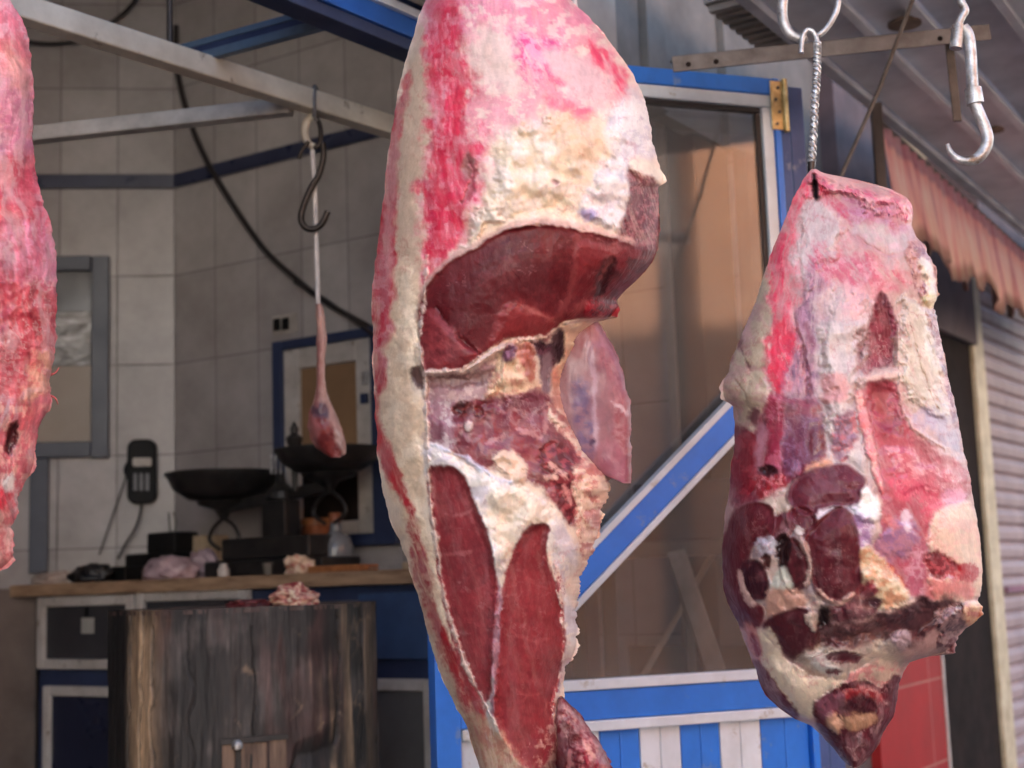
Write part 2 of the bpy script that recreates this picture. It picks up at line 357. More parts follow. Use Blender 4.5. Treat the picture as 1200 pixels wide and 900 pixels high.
# right neighbour: red tiled pillar, dark doorway, shutter
def sz(fr, px, py, off=0): return fr.hit(px, py, off)
s_p0, s_p1 = sz(FA, 1020, 850)[0], sz(FA, 1101, 850)[0]
s_d1 = sz(FA, 1146, 450)[0]
t = thing('tiled_pillar', 'red tiled pillar beside the dark doorway, under the shoulder cut', 'pillar', FA.pt(s_p0, -.3))
zt = sz(FA, 1070, 560)[1]
wall_quad(FA, s_p0, s_p1 - .02, [(-.3, 1.25, -.3 - .535)], 'red_tiles', M['redtile'], t, .03, .3, s_anchor=s_p0 - .06)
b = MB(); FA.box(b, s_p1 - .018, s_p1, -.3, 1.25, -.27, .035); b.build('corner_trim', M['offwhite'], t)
b = MB(); FA.box(b, s_p0, s_p1, 1.252, 3.4, -.28, .02); b.build('upper_pillar', M['lintel'], t)
b = MB(); FA.box(b, -1.38, s_p0 - .004, 0, ZH - .003, -.10, -.002)
tag(b.build('side_panel_wall', M['lintel']), 'dim mauve wall between the glazed screen and the red tiled pillar', 'wall')
t = thing('doorway', 'doorway between the red pillar and the roller shutter, its inner shade a dark sheet', 'doorway', FA.pt(s_p1, -.3))
b = MB(); FA.box(b, s_p1 + .003, s_d1, -.3, 2.4, -.20, -.025); b.build('door_panel', M['dark_fill'], t)  # dark sheet across the opening, standing in for the shade inside
zl = sz(FA, 1120, 395)[1]
b = MB(); FA.box(b, s_p1 + .003, s_d1, zl, 2.4, -.12, .012); b.build('lintel', M['lintel'], t)
s_s0 = sz(FA, 1158, 450)[0]
b = MB(); FA.box(b, s_d1 + .002, s_s0, -.3, 2.4, -.2, -.006)
tag(b.build('door_post', M['post'], bevel=.004), 'pale yellow upright post at the edge of the roller shutter', 'post')
t = thing('roller_shutter', 'closed pinkish grey roller shutter behind the fringed awning', 'shutter', FA.pt(s_s0, -.3))
b = MB(); n = 27; z = -.28
prof = []
while z < 2.3:
    prof += [(z, .0), (z + .012, .018), (z + .045, .022), (z + .066, .012), (z + .074, .0)]; z += .078
for (za, oa), (zb, ob) in zip(prof[:-1], prof[1:]):
    b.quad(FA.pt(s_s0 + .004, za, oa - .03), FA.pt(s_s0 + 2.6, za, oa - .03), FA.pt(s_s0 + 2.6, zb, ob - .03), FA.pt(s_s0 + .004, zb, ob - .03))
FA.box(b, s_s0 + .004, s_s0 + 2.6, -.3, 2.3, -.2, -.06)
b.build('slats', M['shutter'], t)
b = MB(); FA.box(b, s_s0 + .003, s_s0 + 2.6, 2.303, 3.4, -.2, .02); b.build('shutter_box', M['lintel'], t)
zz = sz(FA, 1190, 690)[1]
b = MB(); FA.box(b, s_s0 + .01, s_s0 + 2.6, zz - .012, zz + .012, -.005, .012); b.build('lock_rail', M['strap'], t)

# ------------------------------------------------------------------ canopy of boards over the pavement
A0 = atz(890, 0, 2.42); A0 = Vector((A0.x, A0.y)); CA = Fr(A0, (.525, .85), (1, -1))
t = thing('board_canopy', 'grey board canopy over the pavement, seen from below', 'canopy', CA.pt(0, 2.42))
wd = [.17, .15, .20, .14, .19, .17, .2, .18]; o_ = 0
for k, w in enumerate(wd):
    b = MB(); dz = .012 * (k % 3)
    CA.box(b, -1.5, 5.2, 2.42 + dz, 2.45 + dz, o_ + .004, o_ + w - .004)
    b.build('board', (M['plank'], M['plank_b'], M['plank_c'])[(k * 2) % 3], t, bevel=.002); o_ += w
o2_ = 0
for w in wd[:-1]:
    o2_ += w; b = MB(); CA.box(b, -1.48, 5.18, 2.404, 2.418, o2_ - .014, o2_ + .014); b.build('batten', M['plank_c'], t, bevel=.002)
for s in (-1.4, .9, 2.4, 4.2):
    b = MB(); CA.box(b, s, s + .07, 2.475, 2.56, 0, o_); b.build('joist', M['plank_b'], t)
b = MB(); CA.box(b, -1.5, 5.2, 2.38, 2.58, o_ + .002, o_ + .03); b.build('outer_fascia', M['plank'], t)
b = MB(); CA.box(b, -1.5, 5.2, 2.40, 2.58, -.035, -.002); b.build('inner_edge', M['plank_b'], t)
for (px, py, r) in ((1060, 27, .045), (1166, 152, .03)):
    p = atz(px, py, 2.405); b = MB(); b.lathe((p.x, p.y, 2.395), [(r * .5, 0), (r, .004), (r, .012), (r * .6, .02)], 20)
    b.build('bolt_plate', M['rust2'], t, smooth=True)
b = MB()
for k in range(9):
    s0 = .04 + k * .045
    CA.box(b, s0, s0 + .024, 2.44, 2.46, -.16, -.04)
CA.box(b, .03, .46, 2.462, 2.475, -.17, -.037)
tag(b.build('corrugated_sheet', M['plaster']), 'small pale corrugated sheet between the facade and the canopy boards', 'sheet')

# fringed awning valance
p0 = atz(1030, 142, 2.33); p1 = atz(1205, 300, 2.33)
AW = Fr(p0[:2], (p1 - p0).xy, (1, -1)); LA = (p1 - p0).xy.length + .6
m, nt, P, N, Lk = nodes('faded_pink_canvas')
tc = N('ShaderNodeUVMap'); mp = N('ShaderNodeMapping'); mp.inputs['Scale'].default_value = (34, .8, 1); Lk(tc.outputs[0], mp.inputs[0])
n1 = N('ShaderNodeTexNoise'); n1.inputs['Scale'].default_value = 1; n1.inputs['Detail'].default_value = 5; Lk(mp.outputs[0], n1.inputs['Vector'])
r1 = ramp(N, [(.28, rgb(176, 112, 136)), (.44, rgb(232, 178, 178)), (.6, rgb(238, 212, 204)), (.78, rgb(220, 166, 174))]); Lk(n1.outputs[0], r1.inputs[0])
sx = N('ShaderNodeSeparateXYZ'); Lk(tc.outputs[0], sx.inputs[0])
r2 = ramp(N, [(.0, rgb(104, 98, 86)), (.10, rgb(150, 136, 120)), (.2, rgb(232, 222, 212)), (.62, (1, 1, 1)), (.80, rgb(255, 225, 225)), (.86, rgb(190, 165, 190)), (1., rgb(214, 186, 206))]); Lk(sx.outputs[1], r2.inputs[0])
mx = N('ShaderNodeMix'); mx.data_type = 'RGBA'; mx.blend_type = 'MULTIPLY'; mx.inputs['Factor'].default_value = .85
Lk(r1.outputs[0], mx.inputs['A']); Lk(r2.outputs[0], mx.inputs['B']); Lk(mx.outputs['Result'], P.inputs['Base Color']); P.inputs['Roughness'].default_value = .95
M['canvas'] = m
ns = 220; nv = 10; v = []; uvs = []; f = []
def rag(s):
    return .06 * abs(math.sin(s * 19 + .8 * math.sin(s * 5))) + .014 * abs(math.sin(s * 47 + 1)) + .02 * math.sin(s * 9)
for i in range(ns + 1):
    s = LA * i / ns; H = .36 - .055 + rag(s)
    for j in range(nv + 1):
        tt = j / nv; w = .018 * math.sin(s * 24) * tt + .03 * tt + .008 * math.sin(s * 61 + 1)
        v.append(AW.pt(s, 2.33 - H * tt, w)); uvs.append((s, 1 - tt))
for i in range(ns):
    for j in range(nv):
        a = i * (nv + 1) + j; f.append((a, a + 1, a + nv + 2, a + nv + 1))
me = bpy.data.meshes.new('awning'); L0 = AW.pt(0, 2.33)
me.from_pydata([tuple(p - L0) for p in v], [], f); ul = me.uv_layers.new(name='UVMap')
ul.data.foreach_set('uv', np.array([uvs[i] for q in f for i in q]).ravel()); me.polygons.foreach_set('use_smooth', [True] * len(f))
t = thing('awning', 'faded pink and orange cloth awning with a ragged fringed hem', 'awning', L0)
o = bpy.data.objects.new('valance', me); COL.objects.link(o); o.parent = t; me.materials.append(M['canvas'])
sm = o.modifiers.new('thick', 'SOLIDIFY'); sm.thickness = .004
b = MB(); b.bar(AW.pt(-.02, 2.335, -.012), AW.pt(LA, 2.335, -.012), .02, .02); b.build('awning_rail', M['rust'], t)
b = MB(); b.bar(AW.pt(-.022, 2.38, -.0), AW.pt(-.03, 2.07, 0), .028, .03, (1, 0, 0)); b.build('end_post', M['plaster_dark'], t)

# ------------------------------------------------------------------ glazed blue screen at the shop front
LF = Fr((-.11, 3.02), (.943, .334), (0, -1))
def LS(px, py): return LF.hit(px, py)
sR = LS(920, 300)[0]; sRi = LS(908, 220)[0]; sRw = LS(895, 220)[0]
sL = LS(508, 850)[0]; sLi = LS(537, 850)[0]; sLw = LS(547, 850)[0]
zT = LS(830, 88)[1]; zTi = LS(830, 107)[1]; zTw = LS(830, 122)[1]
zr0 = LS(780, 790)[1]; zr1 = LS(780, 803)[1]; zr2 = LS(780, 837)[1]; zr3 = LS(780, 850)[1]
t = thing('glazed_screen', 'blue and white glazed shop screen with striped lower panel', 'shop screen', LF.pt((sL + sR) / 2, 0))
fm = MB()
LF.box(fm, sL, sLi, 0, zT, -.03, .02); LF.box(fm, sRi, sR, 0, zT, -.03, .02); LF.box(fm, sLi + .001, sRi - .001, zTi, zT - .001, -.028, .018)
LF.box(fm, sLi + .001, sRi - .001, zr2, zr1, -.028, .018)
fm.build('frame', M['blue'], t, bevel=.002)
w = MB()
LF.box(w, sLi + .001, sRi - .001, zTw, zTi - .001, -.01, .014); LF.box(w, sRw, sRi - .001, zr0 + .001, zTw - .001, -.01, .014)
LF.box(w, sLi + .001, sLw, zr0 + .001, zTw - .001, -.01, .014)
LF.box(w, sLi + .001, sRi - .001, zr1 + .001, zr0, -.01, .024); LF.box(w, sLi + .001, sRi - .001, zr3, zr2 - .001, -.01, .024)
w.build('white_bead', M['white'], t, bevel=.003)
sk_ = MB(); LF.box(sk_, sLw + .001, sRw - .001, zTw - .012, zTw - .001, -.012, .005); LF.box(sk_, sRw - .013, sRw - .001, zr0, zTw - .014, -.012, .005); sk_.build('gasket', M['cable'], t)
gl = MB(); LF.box(gl, sLw - .004, sRw + .004, zr0 - .003, zTw + .004, -.004, 0); gl.build('pane', M['glass'], t)
# striped panel: boards alternately white and blue
px_edges = [545, 592, 640, 655, 702, 749, 797, 843, 891, 938]
bounds = [sLi + .002] + [LS(p, 870)[0] for p in px_edges[1:-1]] + [sRi - .002]
cols = ['white', 'blue', 'white', 'white', 'blue', 'white', 'blue', 'white', 'blue']
for a, b_, c in zip(bounds[:-1], bounds[1:], cols):
    b = MB(); m_ = (a + b_) / 2
    LF.box(b, a + .001, m_ - .0006, .06, zr3 - .001, -.012, .004); LF.box(b, m_ + .0006, b_ - .001, .06, zr3 - .001, -.012, .004)
    b.build('slat', M[c], t, bevel=.002)
b = MB(); LF.box(b, sLi + .001, sRi - .001, 0, .059, -.02, .01); b.build('kick_rail', M['blue'], t)
# diagonal brace
d0 = Vector(LS(560, 795) ); d1 = Vector(LS(893, 447)); dd = (d1 - d0).normalized(); nn = Vector((-dd.y, dd.x))
def diag(w0, w1, o0, o1):
    q = [d0 + nn * w0, d1 + nn * w0, d1 + nn * w1, d0 + nn * w1]
    return MB().prism([LF.pt(p.x, p.y, o0) for p in q], LF.pt(0, 0, o1) - LF.pt(0, 0, o0))
k_ = 1 / F * 3.15
br_ = diag(-13 * k_, 13 * k_, .026, .050).build('brace', M['blue'], t, bevel=.002)
diag(13.2 * k_, 21 * k_, .024, .054).build('edge_strip', M['white'], br_, bevel=.002)
diag(-21 * k_, -13.2 * k_, .024, .054).build('edge_strip', M['white'], br_, bevel=.002)
# hinge
hs, hz = LS(908, 128); hg = MB()
LF.box(hg, hs - .022, hs + .010, hz - .058, hz + .062, .0185, .023)
ho = hg.build('hinge', M['brass'], t, bevel=.001)
hk = MB(); hk.tube([LF.pt(hs + .014, hz - .063, .026), LF.pt(hs + .014, hz + .066, .026)], .007, 12); hk.build('knuckle', M['brass'], ho, smooth=True)
for k in range(4):
    hk = MB(); c = LF.pt(hs - .010 + .008 * (k % 2), hz - .045 + k * .03, .024); hk.tube([c, c + Vector((0, -.003, 0))], .004, 8); hk.build('screw', M['rust'], ho)
# post to the right of the screen
b = MB(); sP = LS(946, 300)[0]
LF.box(b, sR + .003, (sR + sP) / 2 - .002, 0, zT - .004, -.05, .012); LF.box(b, (sR + sP) / 2 + .002, sP + .012, 0, zT - .012, -.05, .006)
tag(b.build('blue_post', M['blue_dull'], bevel=.003), 'dull blue grooved post right of the glazed screen', 'post')

# ------------------------------------------------------------------ overhead bars
BD = Vector((.63, .777, 0))
pA = at(370, 121, 3.4)
def along(p, s): return p + BD * s
b = MB(); zA = pA.z; b.bar(along(pA, -2.6), along(pA, .86), .045, .052)
tag(b.build('roof_bar', M['cream'], bevel=.004), 'long cream square steel bar running overhead with a hook on it', 'steel bar')
pB0 = at(-120, 166, 3.62); pB1 = along(pA, -.03); pB1.z = zA - .012; pB0.z = zA - .012
b = MB(); dB = (pB1 - pB0).normalized(); b.bar(pB0, pB1 - dB * .04, .04, .04)
tag(b.build('cross_bar', M['cream_old'], bevel=.004), 'worn pale cross bar joining the long cream bar from the left', 'steel bar')
# header (blue, white edged)
h1 = at(490, 41, 3.13); zH = h1.z; h0 = atz(372, -9, zH); hd = (h1 - h0).normalized()
HF = Fr(h0[:2], hd.xy, (1, -1))
t = thing('header_beam', 'blue header beam with white edge above the shop opening', 'beam', HF.pt(0, zH))
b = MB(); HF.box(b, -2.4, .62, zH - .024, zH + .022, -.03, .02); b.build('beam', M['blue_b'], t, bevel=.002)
b = MB(); HF.box(b, -2.4, .62, zH + .023, zH + .043, -.03, .03); b.build('edge_strip', M['white'], t, bevel=.002)
b = MB(); HF.box(b, -2.4, .62, zH - .052, zH - .025, -.05, .012); b.build('lower_channel', M['blue_dark'], t, bevel=.002)
b = MB(); HF.box(b, -2.4, .62, zH + .044, zH + .075, -.05, .0); b.build('top_infill', M['blue_dark'], t)
# teal bar back to a hanging rod
e0 = at(391, 8, 2.95); e1 = at(204, 60, 3.2)
dE = (e1 - e0).normalized()
t = thing('aluminium_rail', 'teal grey double rail running back from the blue header', 'rail', e1)
b = MB(); b.bar(e0, e1, .02, .016); b.build('upper_profile', M['teal_grey'], t, bevel=.002)
b = MB(); b.bar(e0 + Vector((0, 0, -.0155)), e1 + Vector((0, 0, -.0155)), .015, .0145); b.build('groove', M['blue_dark'], t)
b = MB(); b.bar(e0 + Vector((0, 0, -.034)), e1 + Vector((0, 0, -.034)), .02, .022); b.build('lower_profile', M['teal_grey'], t, bevel=.002)
b = MB(); b.tube([(e1.x - .01, e1.y, 3.4), (e1.x - .01, e1.y, e1.z - .03)], .007, 10)
b.build('hanging_rod', M['cable'], t, smooth=True)

# cables
def cable(pts, r, name, label, n=8):
    b = MB(); b.tube(smooth_curve(pts, n), r, 8); return tag(b.build(name, M['cable'], smooth=True), label, 'cable')
def onRW(px, py, off=.03):
    s, z = RW.hit(px, py, off); return RW.pt(s, z, off)
def onLW(px, py, off=.03):
    s, z = LW.hit(px, py, off); return LW.pt(s, z, off)
cable([onRW(206, 30), onRW(207, 80), onRW(222, 140), onRW(243, 190), onRW(275, 243), onRW(310, 292), onRW(345, 325), onRW(385, 356), onRW(440, 388), onRW(470, 420)], .011,
      'wall_cable', 'thick dark cable sagging diagonally down the tiled side wall')
cable([onRW(345, 330, .06), onRW(380, 350, .06), onRW(410, 372, .06), onRW(437, 392, .06)], .006, 'thin_cable', 'short thin cable beside the thick one above the white hatch')
cable([onLW(8, 36), onLW(25, 47), onLW(60, 51), onLW(95, 46), onLW(125, 30), onLW(150, 10), onLW(165, -12)], .008,
      'hanging_cable', 'dark cable looping across the top of the left back wall')

# ------------------------------------------------------------------ window and trim on the left wall
def lbox(mb, px0, py0, px1, py1, o0, o1, fr=LW):
    a = fr.hit((px0 + px1) / 2, py0); b_ = fr.hit((px0 + px1) / 2, py1)
    c = fr.hit(px0, (py0 + py1) / 2); d = fr.hit(px1, (py0 + py1) / 2)
    return fr.box(mb, c[0], d[0], b_[1], a[1], o0, o1)
t = thing('blue_window', 'slate blue framed window on the left back wall', 'window', LW.pt(LW.hit(90, 420)[0], LW.hit(90, 535)[1]))
b = MB(); lbox(b, 20, 302, 108, 319, .003, .035); lbox(b, 109, 302, 129, 537, .003, .036); lbox(b, 20, 519, 108, 537, .003, .035); b.build('frame', M['skirt'], t, bevel=.003)
m, nt, P, N, Lk = nodes('painted_reflection_glass')
P.inputs['Base Color'].default_value = (*rgb(150, 150, 150), 1); P.inputs['Roughness'].default_value = .15
n1 = N('ShaderNodeTexNoise'); n1.inputs['Scale'].default_value = 14; n1.inputs['Detail'].default_value = 4; tc = N('ShaderNodeTexCoord'); mp = N('ShaderNodeMapping'); mp.inputs['Scale'].default_value = (1, 1, 2.4)
Lk(tc.outputs['Object'], mp.inputs[0]); Lk(mp.outputs[0], n1.inputs['Vector'])
r1 = ramp(N, [(.42, rgb(122, 118, 116)), (.55, rgb(150, 148, 146)), (.68, rgb(206, 206, 210))]); Lk(n1.outputs[0], r1.inputs[0]); Lk(r1.outputs[0], P.inputs['Base Color'])  # pale patches paint the pane's reflection into its colour
bp = N('ShaderNodeBump'); bp.inputs['Strength'].default_value = .5; bp.inputs['Distance'].default_value = .01; Lk(n1.outputs[0], bp.inputs['Height']); Lk(bp.outputs[0], P.inputs['Normal'])
M['pane_reflection'] = m
b = MB(); lbox(b, 20, 320, 107, 366, .003, .012); b.build('upper_pane', M['dim_glass'], t)
b = MB(); lbox(b, 20, 367, 107, 429, .003, .014); b.build('reflecting_pane', M['pane_reflection'], t)
b = MB(); lbox(b, 20, 430, 107, 518, .003, .012); b.build('lower_reflection', mat('tan_reflection', rgb(158, 144, 130), rgb(140, 126, 114), .35, scale=3, bump=.03), t)  # brownish lower part of the pane's reflection, painted as a flat piece
b = MB(); lbox(b, 36, 538, 58, 672, .003, .03); 
tag(b.build('wall_trim', M['skirt'], bevel=.003), 'slate blue upright trim strip below the window corner', 'trim')

# white hatch in blue frame on the side wall
def rbox(mb, px0, py0, px1, py1, o0, o1):
    s0 = RW.hit(px0, (py0 + py1) / 2)[0]; s1 = RW.hit(px1, (py0 + py1) / 2)[0]
    pm = (px0 + px1) / 2; z1 = RW.hit(pm, py0)[1]; z0 = RW.hit(pm, py1)[1]
    return RW.box(mb, s0, s1, z0, z1, o0, o1)
t = thing('wall_hatch', 'white hatch with brown panel set in a blue frame behind the scale', 'hatch', RW.pt(RW.hit(395, 500)[0], RW.hit(395, 640)[1]))
zt0, zt1 = RW.hit(395, 392)[1], RW.hit(395, 642)[1]
s = [RW.hit(p, 500)[0] for p in (329, 339, 357, 424, 444, 470)]
zz = [zt0, zt0 - .035, RW.hit(390, 428)[1], RW.hit(390, 527)[1], RW.hit(390, 628)[1], zt1]
b = MB(); RW.box(b, s[0], s[1], zz[5], zz[0], .002, .045); RW.box(b, s[1] + .001, s[4] - .001, zz[1], zz[0], .002, .044); RW.box(b, s[4], s[5], zz[5], zz[0], .002, .045); RW.box(b, s[1] + .001, s[4] - .001, zz[5], zz[4], .002, .044)
b.build('outer_frame', M['blue_dark'], t, bevel=.003)
b = MB(); RW.box(b, s[1] + .001, s[2], zz[4] + .001, zz[1] - .001, .002, .03); RW.box(b, s[3], s[4] - .001, zz[4] + .001, zz[1] - .001, .002, .03)
RW.box(b, s[2] + .001, s[3] - .001, zz[2], zz[1] - .001, .002, .029); RW.box(b, s[2] + .001, s[3] - .001, zz[3] - .07, zz[3], .002, .029); RW.box(b, s[2] + .001, s[3] - .001, zz[4] + .001, zz[4] + .05, .002, .029)
b.build('white_frame', M['offwhite'], t, bevel=.004)
b = MB(); RW.box(b, s[2] + .001, s[3] - .001, zz[3] + .001, zz[2] - .001, .002, .016); b.build('brown_panel', M['board'], t)
b = MB(); RW.box(b, s[2] + .001, s[3] - .001, zz[4] + .051, zz[3] - .071, .002, .016); b.build('lower_opening', M['dark_fill'], t)
b = MB(); rbox(b, 432, 437, 438, 452, .031, .045); b.build('latch', M['galv'], t, bevel=.002)
b = MB(); rbox(b, 432, 462, 439, 474, .031, .05); b.build('keeper', M['blue_dark'], t, bevel=.002)
t = thing('wall_socket', 'beige socket plate on the tiles above the white hatch', 'socket', RW.pt(RW.hit(336, 380)[0], RW.hit(336, 380)[1]))
b = MB(); rbox(b, 321, 369, 350, 391, .002, .010); b.build('plate', M['cream_old'], t, bevel=.002)
for q in ((324, 374, 331, 388), (334, 373, 341, 387)):
    b = MB(); rbox(b, *q, .011, .02); b.build('switch', M['plastic'], t, bevel=.002)

# ------------------------------------------------------------------ cabinet and counter
CB = Fr((-1.64, 5.14), (.839, -.545), (0, -1))
CTZ = .995
cs0, cs1 = CB.hit(47, 720)[0], CB.hit(590, 720)[0]
t = thing('base_cabinet', 'dark blue base cabinet with white framed doors under the counter', 'cabinet', CB.pt((cs0 + cs1) / 2, 0))
zc = CTZ - .045
b = MB(); CB.box(b, cs0, cs1, 0.0, zc, -.545, 0); b.build('carcass', M['blue_dark'], t)
b = MB(); c0 = CB.hit(22, 680)[0]
CB.box(b, c0, cs1 + .05, zc + .002, CTZ, -.548, .04); b.build('wooden_top', M['wood_top'], t, bevel=.003)
def cdoor(px0, py0, px1, py1, panel, knob=None):
    pm = (px0 + px1) / 2; ym = (py0 + py1) / 2
    s0, s1 = CB.hit(px0, ym)[0], CB.hit(px1, ym)[0]; z1, z0 = CB.hit(pm, py0)[1], CB.hit(pm, py1)[1]
    fw = .035; b = MB()
    CB.box(b, s0, s0 + fw, z0, z1, .002, .028); CB.box(b, s1 - fw, s1, z0, z1, .002, .028)
    CB.box(b, s0 + fw + .001, s1 - fw - .001, z1 - fw, z1, .002, .027); CB.box(b, s0 + fw + .001, s1 - fw - .001, z0, z0 + fw, .002, .027)
    d = b.build('door', M['offwhite'], t, bevel=.005)
    b = MB(); CB.box(b, s0 + fw + .001, s1 - fw - .001, z0 + fw + .001, z1 - fw - .001, .002, .012); b.build('door_panel', panel, d)
    if knob:
        ks, kz = CB.hit(*knob); b = MB(); CB.box(b, ks - .006, ks + .006, kz, kz + .03, .0125, .026); b.build('latch', M['plastic'], d)
        b = MB(); CB.box(b, ks - .03, ks + .035, kz - .06, kz - .005, .0125, .015); b.build('paper_label', M['paper'], d)
cdoor(50, 698, 162, 784, M['cab_glass'], (106, 722))
cdoor(166, 691, 297, 790, M['cab_glass'])
cdoor(56, 804, 172, 985, M['navy_panel'])
cdoor(300, 800, 420, 985, M['navy_panel'])
cdoor(432, 795, 515, 985, M['dim_glass'])
b = MB(); sa, sb = CB.hit(425, 730)[0], CB.hit(512, 730)[0]; CB.box(b, sa, sb, CB.hit(470, 772)[1], CB.hit(470, 694)[1], .002, .02); b.build('blue_panel', mat('mid_blue_panel', rgb(62, 84, 122), rgb(46, 64, 98), .4, scale=6, bump=.08), t, bevel=.003)
b = MB(); sa, sb = CB.hit(340, 730)[0], CB.hit(422, 730)[0]; CB.box(b, sa, sb, CB.hit(400, 790)[1], CB.hit(400, 704)[1], .002, .016); b.build('grey_panel', M['greyplastic'], t, bevel=.003)
# low tiled plinth left of cabinet
sq0, sq1 = LW.hit(-60, 720)[0], LW.hit(44, 720)[0]
b = MB(); LW.box(b, sq0 - .3, sq1 + .06, 0, LW.hit(20, 690)[1], .02, .30)
tag(b.build('low_ledge', M['plaster_dark'], bevel=.004), 'grimy low plaster ledge left of the cabinet', 'ledge')

def onC(px, py, back=.25):
    "point above the counter at a set distance behind its front edge"
    s, z = CB.hit(px, py, -back); return CB.pt(s, z, -back)
def baseC(px, back=.25):
    s, _ = CB.hit(px, 670, -back); return CB.pt(s, CTZ, -back)

# balance scale
sc_c = baseC(330, .25)
t = thing('balance_scale', 'black iron balance scale with two wide pans on the counter', 'scale', sc_c)
ud = Vector((.839, -.545, 0)); nd = Vector((-.545, -.839, 0))
def bx(c, a, h0, h1, w):
    c = Vector(c); A, B = ud * a, nd * w
    return [c - A - B + Vector((0,0,h0)), c + A - B + Vector((0,0,h0)), c + A + B + Vector((0,0,h0)), c - A + B + Vector((0,0,h0)),
            c - A - B + Vector((0,0,h1)), c + A - B + Vector((0,0,h1)), c + A + B + Vector((0,0,h1)), c - A + B + Vector((0,0,h1))]
b = MB(); b.box8(bx(sc_c, .27, 0.0, .055, .10)); b.box8(bx(sc_c + Vector((0, 0, .0555)), .20, 0, .075, .085)); b.build('base', M['black'], t, bevel=.008)
b = MB(); b.box8(bx(sc_c + Vector((0, 0, .131)), .055, 0, .125, .04)); b.lathe(sc_c + Vector((0, 0, .257)), [(.055, 0), (.05, .03), (.02, .06), (.012, .10)], 16); b.build('column', M['black'], t, bevel=.006)
pl = onC(262, 556); pr = onC(385, 528)
zl, zr = pl.z, pr.z
b = MB(); b.bar(Vector((pl.x, pl.y, zl - .12)), Vector((pr.x, pr.y, zr - .12)), .025, .04)
b.build('beam', M['black'], t, bevel=.004)
for (p, r, dp) in ((pl, .20, .095), (pr, .178, .075)):
    b = MB(); b.lathe((p.x, p.y, p.z), [(.03, -dp), (r * .62, -dp * .93), (r * .88, -dp * .55), (r * .98, -.012), (r * 1.03, 0), (r * 1.03, .006), (r * .97, .004), (r * .86, -dp * .5), (r * .6, -dp * .86), (.02, -dp * .92)], 40)
    po = b.build('pan', M['black'], t, smooth=True)
    b = MB(); b.lathe((p.x, p.y, p.z - dp), [(.012, -.07), (.02, -.05), (.035, -.03), (.09, -.012), (.095, -.001)], 20); b.build('pan_support', M['black'], t, smooth=True)
    for sgn in (-1, 1):
        c = Vector((p.x, p.y, p.z - dp - .06)); b = MB(); b.tube(smooth_curve([c, c + ud * .05 * sgn + Vector((0,0,-.03)), c + ud * .07 * sgn + Vector((0,0,-.075)), c + ud * .02 * sgn + Vector((0,0,-.11))], 5), .007, 8)
        b.build('stirrup', M['black'], t, smooth=True)
q = onC(345, 520, .2); b = MB(); b.lathe((q.x, q.y, q.z), [(.008, -.16), (.014, -.06), (.012, -.02), (.026, .0), (.03, .02), (.012, .035), (.016, .05), (.003, .075)], 12); b.build('finial', M['black'], t, smooth=True)
# arm on pans' side
for px in (318, 323, 329):
    q = onC(px, 545, .15); b = MB(); b.tube([q + Vector((0, 0, .035)), q + Vector((0, 0, -.03))], .004, 6); b.build('hanger_wire', M['galv'], t)

# weights, tins and things round the scale
def lathe_thing(name, label, cat, px, back, prof, m, n=20, group=None):
    c = baseC(px, back); b = MB(); b.lathe(c, prof, n); return tag(b.build(name, m, smooth=True), label, cat, group)
lathe_thing('brass_weight', 'small pale cylindrical weight in front of the scale base', 'weight', 262, .06, [(.018, 0), (.02, .004), (.02, .026), (.014, .032), (.014, .042), (.006, .046)], M['offwhite'])
lathe_thing('blue_cup', 'tiny blue cup to the right of the pale weight', 'cup', 314, .07, [(.012, 0), (.018, .04), (.015, .04), (.011, .004)], M['blue_grey'])
t = thing('bottle', 'cloudy glass bottle with an orange cap behind the right pan', 'bottle', baseC(394, .32))
c = baseC(394, .32)
b = MB(); b.lathe(c, [(.05, 0), (.06, .01), (.062, .09), (.05, .12), (.02, .14), (.018, .17)], 24); b.build('body', M['bottle'], t, smooth=True)
b = MB(); b.lathe(c + Vector((0, 0, .171)), [(.022, 0), (.022, .03), (.018, .034)], 18); b.build('cap', M['tin'], t, smooth=True)
c = baseC(372, .48); t = thing('orange_tin', 'round orange tin half hidden behind the scale beam', 'tin', c)
b = MB(); b.lathe(c, [(.055, 0), (.055, .17), (.05, .175)], 24); b.build('body', M['tin'], t, smooth=True)
b = MB(); b.lathe(c + Vector((0, 0, .176)), [(.057, 0), (.057, .02), (.05, .024)], 24); b.build('lid', M['orangewood'], t, smooth=True)
c = baseC(402, .10); b = MB(); b.box8(bx(c, .105, 0.001, .022, .05)); 
tag(b.build('cutting_board', M['orangewood'], bevel=.004), 'small orange brown board lying on the counter right of the scale', 'board')
c = baseC(455, .10); t = thing('knife', 'butcher knife lying at the right end of the counter', 'knife', c)
b = MB(); b.prism([c + ud * -.10 + nd * -.015 + Vector((0,0,.008)), c + ud * .06 + nd * -.02 + Vector((0,0,.008)), c + ud * .06 + nd * .02 + Vector((0,0,.008)), c + ud * -.05 + nd * .02 + Vector((0,0,.008))], (0, 0, .003)); b.build('blade', M['galv'], t)
b = MB(); b.bar(c + ud * .061 + Vector((0,0,.012)), c + ud * .17 + Vector((0,0,.012)), .026, .022); b.build('handle', M['wood_pale'], t, bevel=.005)

